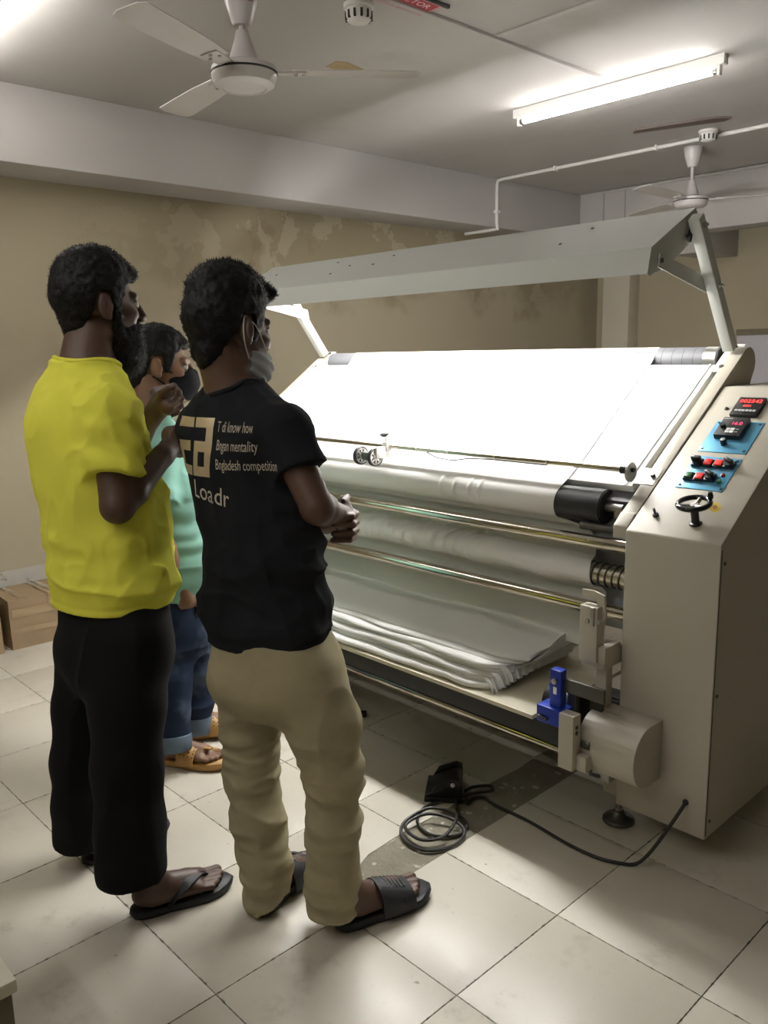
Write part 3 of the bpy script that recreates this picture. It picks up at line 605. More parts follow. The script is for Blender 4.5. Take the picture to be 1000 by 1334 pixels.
def handwheel():
    T = axis_mtx(pan(-1.059, .066, -.003), (0, -.27, .963))
    hub = MB().lathe([(.018, 0), (.018, .006), (.011, .008), (.011, .048), (.014, .050), (.014, .060), (0, .061)], 24, T).build('wheel_stem', M['black'], mach)
    n = 40; rr = .0425
    rim = MB().tube([T @ Vector((rr*math.cos(2*PI*k/n), rr*math.sin(2*PI*k/n), .064)) for k in range(n)], .0075, 12, closed=True).build('handwheel', M['blackgloss'], mach, 180)
    for k in range(3):
        a = R(90+120*k); MB().tube([T @ Vector((.008*math.cos(a), .008*math.sin(a), .056)), T @ Vector((.043*math.cos(a), .043*math.sin(a), .063))], [.007, .0055], 10).build('spoke', M['steel'], rim)
    MB().lathe([(.013, .050), (.012, .062), (0, .064)], 18, T).build('wheel_hub', M['steel'], rim)
    MB().lathe([(.007, .070), (.008, .078), (.006, .088), (0, .090)], 14, T @ Matrix.Translation((.034, .030, 0))).build('crank_grip', M['blackgloss'], rim, 60)
handwheel()
MB().lathe([(.009, 0), (.009, .004), (.005, .006)], 16, axis_mtx((-1.017, 2.13, .185), (0, -1, 0))).build('cable_gland', M['rubber'], mach)
# pedal and its cable on the floor
pd = thing('foot_pedal', (-1.77, 1.90, 0), 'black foot pedal switch on the floor in front of the machine', 'pedal')
Tp = Matrix.Translation((-1.775, 1.925, 0)) @ Matrix.Rotation(R(128), 4, 'Z')
MB().box((-.075, -.06, 0), (.075, .06, .018), .004, Tp).build('base', M['black'], pd)
MB().prism([(-.058, .0185), (-.058, .058), (-.045, .070), (.0, .052), (.058, .024), (.058, .0185)], 0, -.058, .058, .003, Tp @ Matrix.Translation((-.01, 0, 0))).build('treadle', M['black'], pd)
for q in (-.048, .048): MB().prism([(-.06, .0), (-.06, .075), (-.04, .082), (.02, .060), (.055, .0)], 0, q*1.32-.003, q*1.32+.003, .001, Tp).build('side_guard', M['black'], pd)
for q in ((-.068, -.035, .062), (.068, -.035, .062)): MB().lathe([(.008, 0), (.007, .003), (0, .004)], 12, axis_mtx(Tp @ Vector(q), Tp.to_3x3() @ Vector((math.copysign(1, q[0]), 0, .0)))).build('rivet', M['whiteprint'], pd)
cp = [(-1.017, 2.128, .185), (-1.02, 2.10, .165), (-1.045, 2.065, .10), (-1.075, 2.03, .035), (-1.10, 2.005, .007), (-1.14, 1.977, .0055), (-1.20, 1.957, .0055), (-1.298, 1.955, .0055), (-1.45, 1.972, .0055), (-1.60, 1.974, .0055), (-1.645, 1.985, .0055), (-1.67, 1.955, .0055), (-1.66, 1.915, .006), (-1.675, 1.925, .012),
      (-1.72, 1.89, .0065), (-1.745, 1.80, .0055), (-1.70, 1.72, .0055), (-1.62, 1.70, .0055), (-1.565, 1.75, .0055), (-1.58, 1.82, .0055), (-1.65, 1.83, .014), (-1.72, 1.79, .016), (-1.73, 1.69, .0055), (-1.67, 1.625, .0055), (-1.58, 1.625, .006), (-1.535, 1.70, .006), (-1.55, 1.775, .014), (-1.62, 1.79, .022),
      (-1.69, 1.75, .026), (-1.70, 1.665, .018), (-1.62, 1.645, .016), (-1.575, 1.70, .018), (-1.60, 1.79, .024), (-1.66, 1.86, .018), (-1.70, 1.91, .016), (-1.672, 1.96, .020), (-1.645, 2.02, .016), (-1.675, 2.05, .010), (-1.71, 2.01, .009), (-1.715, 1.965, .010)]
def spline(P, n=8):
    P = [Vector(p) for p in P]; out = []
    for i in range(len(P)-1):
        p0, p1, p2, p3 = P[max(i-1, 0)], P[i], P[i+1], P[min(i+2, len(P)-1)]
        for k in range(n):
            t = k/n; out.append(.5*((2*p1)+(p2-p0)*t+(2*p0-5*p1+4*p2-p3)*t*t+(3*p1-p0-3*p2+p3)*t**3))
    return out+[P[-1]]
tag(MB().tube(spline(cp), .0052, 8).build('pedal_cable', M['cord']), 'black cable coiled on the floor between foot pedal and cabinet', 'cable')

# ---------------------------------------------------------------- fabric: the web on the table and the folded heap on the tray
fb = thing('fabric_web', (-2.4, 2.4, 0), 'white fabric running down the bright table and over the rollers', 'fabric')
path = [(2.945, 1.25), (2.937, 1.40)]
e = .0475
path += [(2.885+e*math.cos(a), 1.426+e*math.sin(a)) for a in np.linspace(R(20), R(124), 9)]
path += [tuple(sl(y, .0016)) for y in np.linspace(2.82, 2.30, 16)]
e = .0565
path += [(RY+e*math.cos(a), RZ+e*math.sin(a)) for a in np.linspace(R(122), R(262), 14)]
path += [(2.285, .918), (2.318, .900)]
n_web = len(path)
path += [(2.332, .87), (2.328, .84), (2.305, .815)]
path += [(SY+.043*math.cos(a), SZ+.043*math.sin(a)) for a in np.linspace(R(88), R(262), 12)]
path += [(2.295, .715), (2.318, .695), (2.322, .66), (2.318, .62), (2.312, .56), (2.31, .49)]
path = np.array(path); nx = 320
seg = np.r_[0, np.cumsum(np.hypot(*np.diff(path, axis=0).T))]; sN = np.arange(0, seg[-1], .008)
py, pz = np.interp(sN, seg, path[:, 0]), np.interp(sN, seg, path[:, 1])
ty, tz = np.gradient(py), np.gradient(pz); tl = np.hypot(ty, tz); ny, nz = tz/tl, -ty/tl
xr_ = np.interp(sN, [0, seg[25], seg[38], seg[n_web], seg[n_web+7], seg[-1]], [-1.575, -1.548, -1.553, -1.465, -1.425, -1.41]); xl_ = -3.235
U = np.linspace(0, 1, nx)
X = xl_+(xr_[:, None]-xl_)*U[None]+.004*np.sin(sN*9)[:, None]*U[None]
s2 = sN[:, None]; s_ro, s_lo, s_sp = seg[33], seg[n_web], seg[n_web+7]
on_roll = np.exp(-((s2-s_ro)/.07)**2)
rip = on_roll*.006*sum(np.exp(-((X-c-.25*(s2-s_ro)**2*8)/.006)**2) for c in (-2.05, -1.985, -1.915, -1.87))
low = np.clip((s2-s_lo)/.05, 0, 1)*np.clip((s_sp+.16-s2)/.10, 0, 1)
rip = rip+low*(.0075*np.maximum(0, np.sin(X*120+4*np.sin(X*13)+s2*9))*np.clip((X+2.75)/.5, 0, 1)*np.clip((-1.6-X)/.2, 0, 1)*np.clip(np.sin(X*5.3+1.0)+.7, 0, 1)+.006*np.maximum(0, np.sin(X*21+s2*11)))
rip = np.abs(rip)
P = np.stack([X, py[:, None]-0*X+ny[:, None]*rip*-1*-1*0+np.where(True, 0, 0), pz[:, None]+0*X], -1)
# push ripples outward (towards the viewer's side of the path)
out_y, out_z = -np.abs(ny), np.where(ny < 0, nz, -nz)
P[..., 1] += out_y[:, None]*rip; P[..., 2] += out_z[:, None]*rip
wb_ = MB().grid(P).build('fabric_sheet', M['fabric'], fb, 180)
hp = thing('folded_fabric', (-2.4, 2.2, .38), 'heap of white fabric folded in layers on the cream tray board', 'fabric')
def smooth_noise(n, k, rg):
    c = rg.normal(size=max(k, 4)); return np.interp(np.linspace(0, len(c)-1, n), np.arange(len(c)), c)
def fold(i, z0, thick, yf, xr1, rg, wav, back=2.5, lift=0.):
    nx = 130; nt = 34
    xs = np.linspace(-3.22, xr1, nx); u = (xs+3.22)/(xr1+3.22)
    fr = yf+.005*smooth_noise(nx, 10, rg)+.0012*smooth_noise(nx, 30, rg)+wav*np.sin(xs*6+i)*.5+.05*np.clip((u-.93)/.07, 0, 1)**2
    th = thick*(1.3+.15*smooth_noise(nx, 9, rg)).clip(.6, 1.5)*(1-.25*np.clip((u-.9)/.1, 0, 1))
    zz = z0+.0018*smooth_noise(nx, 20, rg)
    P = np.zeros((nx, nt, 3)); n_top = 16
    yb = back+.01*smooth_noise(nx, 8, rg)
    for k in range(nt):
        if k < n_top:
            t = k/(n_top-1); yy = yb+(fr+th*.5-yb)*t
            wr = .005*np.sin(xs*7+t*5+i)+.0045*np.sin(xs*13-t*9+2*i)+.0016*np.sin(xs*31+t*4)
            hump = lift*np.clip((yy-2.05)/.35, 0, 1)**1.3
            z_ = zz+th+wr*np.sin(PI*min(1, t*1.05))*(1 if lift else .3)+hump
        elif k < n_top+10:
            a = (k-n_top+1)/11*PI; yy = fr+th*.5-th*.62*np.sin(a)-.004*np.sin(a); z_ = zz+th*.5+th*.5*np.cos(a)
        else:
            t = (k-n_top-10)/(nt-n_top-11); yy = fr+th*.5+(yb-fr-th*.5)*t; z_ = zz+0*xs
        P[:, k, 0] = xs+.004*np.sin(k*.8+i*2)*np.clip((u-.9)/.1, 0, 1); P[:, k, 1] = yy; P[:, k, 2] = z_
    m__ = MB().grid(P)
    for e_ in (0, -1):
        ring = P[e_]; top, bot = ring[:n_top], ring[:n_top-1:-1]; kk = min(len(top), len(bot)); m__.grid(np.stack([top[np.linspace(0, len(top)-1, kk).astype(int)], bot[np.linspace(0, len(bot)-1, kk).astype(int)]]))
    return m__
rg = np.random.default_rng(11)
lay = [(.3805, .022, 1.968, -1.640), (.400, .018, 1.998, -1.625), (.416, .017, 1.990, -1.632), (.4315, .016, 2.020, -1.60), (.446, .015, 2.012, -1.612), (.4595, .013, 2.045, -1.585), (.471, .011, 2.066, -1.560)]
for i, (z0, th, yf, xr1) in enumerate(lay):
    fold(i, z0, th, yf, xr1, rg, .008, 2.46, .055 if i == len(lay)-1 else 0.).build('fabric_fold', M['pile'], hp, 180)
cr = MB()                                                     # gathered selvedge at the right end
for k, (zb, zt, xo, y0, y1) in enumerate(((.381, .420, -1.628, 1.985, 2.12), (.398, .440, -1.614, 2.0, 2.18), (.414, .455, -1.600, 2.03, 2.24))):
    n = 60; t = np.linspace(0, 1, n); yy = y0+(y1-y0)*t; am = .011*(1-.5*t); ph = 2*PI*5.5*t**.85+k
    rows = []
    for i, hh in enumerate(np.linspace(0, 1, 5)):
        rows.append(np.stack([xo+am*np.sin(ph+.5*hh)*(.6+.6*hh)-.018*hh**2+.014*(1-hh)*(1-t), yy+.004*np.cos(2*ph), np.full(n, zb+(zt-zb)*hh)+.002*np.sin(ph*1.7)], -1))
    cr.grid(np.array(rows))
cr.build('gathered_edge', M['pile'], hp, 180, kind='stuff')

pl_ = thing('black_plug', (-2.423, 2.127, 0), 'small black plug with a short wire lying on the floor under the tray board', 'plug')
Tq = Matrix.Translation((-2.423, 2.127, 0)) @ Matrix.Rotation(R(35), 4, 'Z')
MB().box((-.022, -.014, 0), (.022, .014, .022), .005, Tq).build('plug_body', M['black'], pl_)
MB().tube([Tq @ Vector(v) for v in ((-.02, 0, .011), (-.04, .004, .007), (-.065, -.008, .004), (-.09, .006, .004))], .0035, 8).build('wire', M['cord'], pl_)
# ---------------------------------------------------------------- people: smooth implicit surfaces turned into one mesh each
def J(x, y, D):                                              # point seen at (x, y) of the photograph, D metres in front of the lens
    return np.array([0, 0, CAM_H])+(_f+_r*(x-500)/FPX-_u*(y-667)/FPX)*D
def smin(a, b, k): h = np.clip(.5+.5*(b-a)/k, 0, 1); return b*(1-h)+a*h-k*h*(1-h)
class Field:
    def __init__(s, lo, hi, h):
        s.h = h; s.lo = np.array(lo, float); n = np.ceil((np.array(hi)-s.lo)/h).astype(int)+1
        s.ax = [(s.lo[i]+h*np.arange(n[i])).astype(np.float32) for i in range(3)]; s.d = np.full(n, .2, np.float32)
    def win(s, lo, hi, pad):
        sl_ = []
        for i in range(3):
            a = int(max(0, math.floor((lo[i]-pad-s.lo[i])/s.h))); b = int(min(len(s.ax[i]), math.ceil((hi[i]+pad-s.lo[i])/s.h)+1)); sl_.append(slice(a, max(a, b)))
        return tuple(sl_)
    def grids(s, w): return s.ax[0][w[0]][:, None, None], s.ax[1][w[1]][None, :, None], s.ax[2][w[2]][None, None, :]
    def add(s, prim, k=.01):
        fn, lo, hi = prim; w = s.win(lo, hi, k+.012); X, Y, Z = s.grids(w)
        if 0 in s.d[w].shape: return s
        s.d[w] = smin(s.d[w], fn(X, Y, Z).astype(np.float32), k); return s
    def sub(s, prim, k=.004):
        fn, lo, hi = prim; w = s.win(lo, hi, k+.006); X, Y, Z = s.grids(w)
        if 0 in s.d[w].shape: return s
        s.d[w] = -smin(-s.d[w], fn(X, Y, Z).astype(np.float32), k); return s
    def disp(s, fn, band=.03):
        idx = np.nonzero(np.abs(s.d) < band); P = np.stack([s.ax[i][idx[i]] for i in range(3)], -1); s.d[idx] += fn(P).astype(np.float32); return s
    def mesh(s):
        d = s.d; d[0] = d[-1] = .2; d[:, 0] = d[:, -1] = .2; d[:, :, 0] = d[:, :, -1] = .2
        n = np.array(d.shape)-1; ins = d < 0
        cnt = np.zeros(n, np.int8)
        for c in np.ndindex(2, 2, 2): cnt += ins[c[0]:c[0]+n[0], c[1]:c[1]+n[1], c[2]:c[2]+n[2]]
        cells = np.argwhere((cnt > 0) & (cnt < 8)); idm = np.full(n, -1, np.int32); idm[tuple(cells.T)] = np.arange(len(cells))
        acc = np.zeros((len(cells), 3)); num = np.zeros(len(cells))
        cor = {c: d[tuple((cells+np.array(c)).T)] for c in np.ndindex(2, 2, 2)}
        for a in range(3):
            for c in np.ndindex(2, 2, 2):
                if c[a]: continue
                c2 = list(c); c2[a] = 1; A, B = cor[c], cor[tuple(c2)]; m_ = (A < 0) != (B < 0); t = A/np.where(m_, A-B, 1)
                p = np.tile(np.array(c, float), (len(cells), 1)); p[:, a] += t; acc[m_] += p[m_]; num[m_] += 1
        V = s.lo+(cells+acc/num[:, None])*s.h; F = []
        for a in range(3):
            b, c = (a+1) % 3, (a+2) % 3; sa = [slice(None)]*3; sb = [slice(None)]*3; sa[a] = slice(0, -1); sb[a] = slice(1, None)
            A, B = ins[tuple(sa)], ins[tuple(sb)]
            for flip in (0, 1):
                e = np.argwhere((A & ~B) if not flip else (~A & B)); e = e[(e[:, b] > 0) & (e[:, c] > 0)]
                eb = np.zeros(3, int); eb[b] = 1; ec = np.zeros(3, int); ec[c] = 1
                q = [idm[tuple(v.T)] for v in (e-eb-ec, e-ec, e, e-eb)]
                F.append(np.stack(q if not flip else q[::-1], -1))
        return V, np.concatenate(F)
def relax(V, F, n=2, lam=.5):
    e = np.concatenate([F[:, [0, 1]], F[:, [1, 2]], F[:, [2, 3]], F[:, [3, 0]]])
    for it in range(n):
        S_ = np.zeros_like(V); np.add.at(S_, e[:, 0], V[e[:, 1]]); np.add.at(S_, e[:, 1], V[e[:, 0]]); c = np.bincount(e.ravel(), minlength=len(V)).astype(float)
        V = V+lam*(S_/np.maximum(c, 1)[:, None]-V)
    return V
def mesh_obj(name, V, F, m_, parent, kind=None, smooth=True):
    me = bpy.data.meshes.new(name); o0 = np.array(ORG[parent.name]) if parent else np.zeros(3); V = np.asarray(V)-o0; F = np.asarray(F)
    k = F.shape[1]; me.vertices.add(len(V)); me.vertices.foreach_set('co', V.astype(np.float32).ravel())
    me.loops.add(len(F)*k); me.loops.foreach_set('vertex_index', F.astype(np.int32).ravel())
    me.polygons.add(len(F)); me.polygons.foreach_set('loop_start', np.arange(0, len(F)*k, k, dtype=np.int32)); me.polygons.foreach_set('use_smooth', np.full(len(F), smooth))
    me.update(calc_edges=True); me.validate(); me.materials.append(m_)
    o = bpy.data.objects.new(name, me); COL.objects.link(o)
    if parent: o.parent = parent; ORG[o.name] = Vector(o0)
    if kind: o['kind'] = kind
    return o
_lat = np.random.default_rng(5).random((32, 32, 32)).astype(np.float32)*2-1
def noise3(P, sc, seed=0):
    q = np.asarray(P, float)*np.asarray(sc)+seed*7.31; i = np.floor(q).astype(int); f = q-i; f = f*f*(3-2*f); i &= 31; j = (i+1) & 31; L = _lat
    x0 = L[i[:, 0], i[:, 1], i[:, 2]]*(1-f[:, 0])+L[j[:, 0], i[:, 1], i[:, 2]]*f[:, 0]; x1 = L[i[:, 0], j[:, 1], i[:, 2]]*(1-f[:, 0])+L[j[:, 0], j[:, 1], i[:, 2]]*f[:, 0]
    x2 = L[i[:, 0], i[:, 1], j[:, 2]]*(1-f[:, 0])+L[j[:, 0], i[:, 1], j[:, 2]]*f[:, 0]; x3 = L[i[:, 0], j[:, 1], j[:, 2]]*(1-f[:, 0])+L[j[:, 0], j[:, 1], j[:, 2]]*f[:, 0]
    return (x0*(1-f[:, 1])+x1*f[:, 1])*(1-f[:, 2])+(x2*(1-f[:, 1])+x3*f[:, 1])*f[:, 2]
def ridge(P, sc, seed=0, k=3): return (1-np.abs(noise3(P, sc, seed)))**k
# primitives: (function, low corner, high corner)
def cap(a, b, ra, rb=None):
    a = np.array(a, float); b = np.array(b, float); rb = ra if rb is None else rb; v = b-a; vv = max(v @ v, 1e-9)
    def fn(X, Y, Z):
        t = np.clip(((X-a[0])*v[0]+(Y-a[1])*v[1]+(Z-a[2])*v[2])/vv, 0, 1)
        return np.sqrt((X-a[0]-t*v[0])**2+(Y-a[1]-t*v[1])**2+(Z-a[2]-t*v[2])**2)-(ra+(rb-ra)*t)
    m_ = max(ra, rb); return fn, np.minimum(a, b)-m_, np.maximum(a, b)+m_
def capcut(a, b, ra, rb, c, nrm):                            # capsule cut by a plane (sleeves)
    f0, lo, hi = cap(a, b, ra, rb); c = np.array(c); nrm = np.array(nrm)/np.linalg.norm(nrm)
    return (lambda X, Y, Z: np.maximum(f0(X, Y, Z), (X-c[0])*nrm[0]+(Y-c[1])*nrm[1]+(Z-c[2])*nrm[2])), lo, hi
def ell(c, r, A=np.eye(3)):                                  # rows of A: the three axes
    c = np.array(c, float); r = np.array(r, float); A = np.array(A, float)
    def fn(X, Y, Z):
        x, y, z = X-c[0], Y-c[1], Z-c[2]; p = [(A[i][0]*x+A[i][1]*y+A[i][2]*z)/r[i] for i in range(3)]
        k0 = np.sqrt(p[0]**2+p[1]**2+p[2]**2); k1 = np.sqrt((p[0]/r[0])**2+(p[1]/r[1])**2+(p[2]/r[2])**2)+1e-6
        return k0*(k0-1)/k1
    m_ = max(r); return fn, c-m_, c+m_
def loft(st, yaw, p=2.4):                                    # stations (centre, half width, half depth) from bottom to top
    st = sorted(st, key=lambda s: s[0][2]); z = np.array([s[0][2] for s in st]); cx = np.array([s[0][0] for s in st]); cy = np.array([s[0][1] for s in st]); A = np.array([s[1] for s in st]); B = np.array([s[2] for s in st])
    zz = np.linspace(z[0], z[-1], 200)
    def cub(v):
        m_ = np.gradient(v, z); i = np.clip(np.searchsorted(z, zz)-1, 0, len(z)-2); h = z[i+1]-z[i]; t = (zz-z[i])/h
        return (2*t**3-3*t**2+1)*v[i]+(t**3-2*t**2+t)*h*m_[i]+(-2*t**3+3*t**2)*v[i+1]+(t**3-t**2)*h*m_[i+1]
    T = [cub(v) for v in (cx, cy, A, B)]; Fx, Fy = math.cos(yaw), math.sin(yaw); Rx, Ry = Fy, -Fx
    def fn(X, Y, Z):
        Zc = np.clip(Z, z[0], z[-1]); c0, c1, a, b = [np.interp(Zc, zz, t) for t in T]
        dx, dy = X-c0, Y-c1; u = np.abs(dx*Rx+dy*Ry)/a; v = np.abs(dx*Fx+dy*Fy)/b
        d = ((u**p+v**p)**(1/p)-1)*np.minimum(a, b); return np.maximum(d, np.maximum(z[0]-Z, Z-z[-1]))
    m_ = max(A.max(), B.max()); return fn, np.array([cx.min()-m_, cy.min()-m_, z[0]]), np.array([cx.max()+m_, cy.max()+m_, z[-1]])
def frame(yaw, pitch=0., roll=0.):                           # right, forward, up
    F = np.array([math.cos(yaw)*math.cos(pitch), math.sin(yaw)*math.cos(pitch), math.sin(pitch)]); Rr = np.array([math.sin(yaw), -math.cos(yaw), 0]); U = np.cross(Rr, F)
    return Rr*math.cos(roll)+U*math.sin(roll), F, -Rr*math.sin(roll)+U*math.cos(roll)
class Fr:
    def __init__(s, o, yaw, pitch=0., roll=0., sc=1.): s.o = np.array(o, float); s.A = np.array(frame(yaw, pitch, roll)); s.s = sc
    def __call__(s, x, y, z): return s.o+(s.A[0]*x+s.A[1]*y+s.A[2]*z)*s.s
    def cap(s, a, b, ra, rb=None): return cap(s(*a), s(*b), ra*s.s, None if rb is None else rb*s.s)
    def ell(s, c, r): return ell(s(*c), np.array(r)*s.s, s.A)
    def loc(s, P): return (np.asarray(P)-s.o) @ s.A.T/s.s
    def clip(s, prim, fn):                                    # fn(x, y, z) <= 0 keeps
        f0, lo, hi = prim
        def g_(X, Y, Z):
            d = [X-s.o[0], Y-s.o[1], Z-s.o[2]]; q = [sum(s.A[i][k]*d[k] for k in range(3))/s.s for i in range(3)]
            return np.maximum(f0(X, Y, Z), fn(*q)*s.s)
        return g_, lo, hi
def chain(fld, pts, rs, k=.006):
    for i in range(len(pts)-1): fld.add(cap(pts[i], pts[i+1], rs[i], rs[i+1]), k)
def head_skin(f, H):
    f.add(H.ell((0, -.012, .038), (.074, .094, .082)), .01); f.add(H.ell((0, .035, -.015), (.062, .058, .075)), .02); f.add(H.ell((0, .03, -.062), (.054, .058, .048)), .02)
    f.add(H.cap((-.018, .078, -.098), (.018, .078, -.098), .017), .018)
    for s_ in (-1, 1):
        f.add(H.cap((s_*.05, .0, -.07), (s_*.022, .074, -.098), .016), .02)                       # jaw line
        f.add(H.ell((s_*.045, .062, -.022), (.020, .022, .018)), .014)                             # cheekbone
        f.add(H.cap((s_*.012, .092, .026), (s_*.045, .076, .024), .010), .012)                      # brow
        f.sub(H.ell((s_*.032, .100, .004), (.016, .014, .011)), .008)                               # eye socket
        f.add(H.cap((s_*.020, .0905, .013), (s_*.043, .083, .012), .0045), .004)                    # lids
        f.add(H.cap((s_*.020, .0905, -.006), (s_*.043, .083, -.005), .0035), .004)
        f.add(H.ell((s_*.010, .106, -.034), (.0085, .010, .008)), .005)                             # nostril wing
        ear = H.ell((s_*.078, -.014, -.002), (.009, .019, .033)); f.add(ear, .006); f.add(H.cap((s_*.072, -.002, -.026), (s_*.078, -.008, -.028), .007), .005)
        f.sub(H.ell((s_*.088, -.011, .002), (.007, .011, .022)), .004); f.add(H.cap((s_*.080, .001, .0), (s_*.077, .001, -.012), .004), .003)
    f.add(H.cap((0, .097, .016), (0, .116, -.026), .0075, .0105), .010); f.add(H.ell((0, .117, -.030), (.010, .009, .009)), .006)
    f.add(H.cap((-.018, .092, -.058), (.018, .092, -.058), .0062), .006); f.add(H.cap((-.016, .091, -.069), (.016, .091, -.069), .0072), .006)
def foot_skin(f, Ft, side, ankle):
    f.add(Ft.ell((0, .036, .034), (.030, .036, .034)), .01); f.add(cap(ankle, Ft(0, .052, .05), .037, .034), .02)
    f.add(Ft.cap((0, .055, .045), (-.006*side, .165, .026), .034, .024), .02); f.add(Ft.cap((.01*side, .06, .025), (.026*side, .170, .016), .026, .015), .02); f.add(Ft.cap((-.01*side, .08, .03), (-.026*side, .185, .019), .026, .018), .02)
    for t, (x, y0, y1, r) in enumerate(((-.030, .19, .238, .0125), (-.009, .19, .240, .0092), (.008, .185, .230, .0088), (.022, .178, .218, .0084), (.034, .168, .203, .008))):
        f.add(Ft.cap((x*side, y0, .016), (x*side*1.04, y1, .012), r*1.08, r), .005); f.add(Ft.ell((x*side*1.04, y1-.004, .0125), (r*1.08, r*1.2, r*1.02)), .003)
def sole(Ft, side, m_, parent, name='slipper', z0=-.02, grow=1., L_=.262):
    ys = np.array([-.006, .0, .012, .04, .09, .14, .18, .215, .24, .256, .264])*L_/.262; inn = np.array([.0, .020, .030, .036, .034, .039, .047, .046, .036, .020, .0])*grow; out = np.array([.0, .020, .030, .036, .038, .046, .050, .045, .032, .016, .0])*grow
    pl = [(-i*side, y) for i, y in zip(inn, ys)]+[(o*side, y) for o, y in zip(out[::-1], ys[::-1])][1:-1]
    if side < 0: pl = pl[::-1]
    mb_ = MB(); n = len(pl); rings = []
    for sc, z in ((.90, z0), (1., z0+.004), (1.02, z0+.012), (1.0, -.004), (.97, -.0005)):
        rings.append([Ft(x*sc, .13+(y-.13)*sc, z+(.005 if y > .23 and z > z0+.001 else 0)) for x, y in pl])
    vs = [v for r_ in rings for v in r_]; fs = [list(range(n))]
    for i in range(len(rings)-1): fs += [(i*n+k, (i+1)*n+k, (i+1)*n+(k+1) % n, i*n+(k+1) % n) for k in range(n)]
    fs.append([(len(rings)-1)*n+k for k in range(n)][::-1]); mb_.add(vs, fs)
    b = bmesh.new(); 
    o = mb_.build(name, m_, parent, 50); b.from_mesh(o.data); bmesh.ops.recalc_face_normals(b, faces=b.faces); b.to_mesh(o.data); b.free(); return o
def band(Ft, prof, th=.004, n=15):                           # arched strap: prof = (y_left, y_right, half width left/right, height)
    rows = []
    for (yl, yr, wl, wr, h) in prof:
        row = []
        for k in range(n):
            a = PI*(1-k/(n-1)); x = -math.cos(a) if False else math.cos(a); t = k/(n-1)
            row.append(Ft(x*(wl if x < 0 else wr), yl+(yr-yl)*t, -.006+h*math.sin(a)**.7))
        rows.append(row)
    P = np.array(rows); up = Ft.A[2]
    return np.stack([P, P]), P
def strap_obj(Ft, prof, m_, parent, name, th=.005, n=17):
    _, P = band(Ft, prof, th, n); c = np.array(Ft(0, prof[0][0], .0)); mb_ = MB(); a, b = P.shape[:2]
    d = P-np.array([Ft(0, (p[0]+p[1])/2, .0) for p in prof])[:, None]; d /= np.linalg.norm(d, axis=-1, keepdims=True)+1e-9
    Q = P+d*th; V = np.concatenate([P.reshape(-1, 3), Q.reshape(-1, 3)]); N_ = a*b; fs = []
    for i in range(a-1):
        for j in range(b-1):
            q = (i*b+j, i*b+j+1, (i+1)*b+j+1, (i+1)*b+j); fs += [q, tuple(x+N_ for x in q[::-1])]
    for j in range(b-1): fs += [(j, N_+j, N_+j+1, j+1), ((a-1)*b+j, (a-1)*b+j+1, N_+(a-1)*b+j+1, N_+(a-1)*b+j)]
    mb_.add(V, fs); o = mb_.build(name, m_, parent, 60)
    bm_ = bmesh.new(); bm_.from_mesh(o.data); bmesh.ops.recalc_face_normals(bm_, faces=bm_.faces); bm_.to_mesh(o.data); bm_.free(); return o
def eyes(H, parent):
    for s_ in (-1, 1):
        c = H(s_*.032, .0815, .003); mb_ = MB(); T = axis_mtx(Vector(c), Vector(H.A[1])); r = .0122*H.s
        mb_.lathe([(r*math.sin(a), r*math.cos(a)) for a in np.linspace(PI, 0.5, 9)][0:], 16, T); mb_.slot(1); mb_.lathe([(r*math.sin(a), r*math.cos(a)) for a in np.linspace(.5, 0, 4)], 16, T)
        mb_.build('eye', [M['eyewhite'], M['iris']], parent, 180)
def hair_obj(name, f, parent, seed, nst, ln, comb=None, keep=None, jit=.6, relaxn=1):
    V, F = f.mesh(); V = relax(V, F, relaxn); rg = np.random.default_rng(seed)
    a = V[F[:, 1]]-V[F[:, 0]]; b = V[F[:, 3]]-V[F[:, 0]]; nn = np.cross(a, b); nn /= np.linalg.norm(nn, axis=1, keepdims=True)+1e-12; c = V[F].mean(1)
    idx = rg.choice(len(F), min(nst, len(F)*2), replace=True)
    if keep is not None: idx = idx[keep(c[idx])]
    p = c[idx]+rg.normal(size=(len(idx), 3))*.0015; d = nn[idx]+rg.normal(size=(len(idx), 3))*jit*.5
    if comb is not None: d = d+comb(p)
    d /= np.linalg.norm(d, axis=1, keepdims=True); L_ = ln(p)*(.5+rg.random(len(idx))); t1_ = np.cross(d, [0.3, .5, .8]); t1_ /= np.linalg.norm(t1_, axis=1, keepdims=True); t2_ = np.cross(d, t1_); r = .0013
    V2 = np.concatenate([p-d*.003+t1_*r, p-d*.003-t1_*r*.5+t2_*r*.87, p-d*.003-t1_*r*.5-t2_*r*.87, p+d*L_[:, None]]); n = len(idx); k = np.arange(n); o = len(V)
    T3 = np.concatenate([np.stack([k, k+n, k+3*n], 1), np.stack([k+n, k+2*n, k+3*n], 1), np.stack([k+2*n, k, k+3*n], 1)])+o
    Fq = np.concatenate([F[:, [0, 1, 2]], F[:, [0, 2, 3]], T3]); return mesh_obj(name, np.concatenate([V, V2]), Fq, M['hair'], parent, 'stuff')
def skin_mat(name, c): return mat(name, c, .5, var=.12, vscale=25, bump=.12, bscale=350)
M['skinY'] = skin_mat('dark_brown_skin', (.085, .045, .030)); M['skinB'] = skin_mat('brown_skin', (.10, .052, .034)); M['skinT'] = skin_mat('warm_brown_skin', (.20, .105, .062))
M['hair'] = mat('black_hair', (.006, .0055, .0055), .6, spec=.25); M['eyewhite'] = mat('eye_white', (.65, .62, .58), .2); M['iris'] = mat('dark_iris', (.02, .012, .008), .12)
def cloth_mat(name, col, var=.06, sc=14, bsc=600): return mat(name, col, .92, var=var, vscale=sc, bump=.10, bscale=bsc, spec=.2)
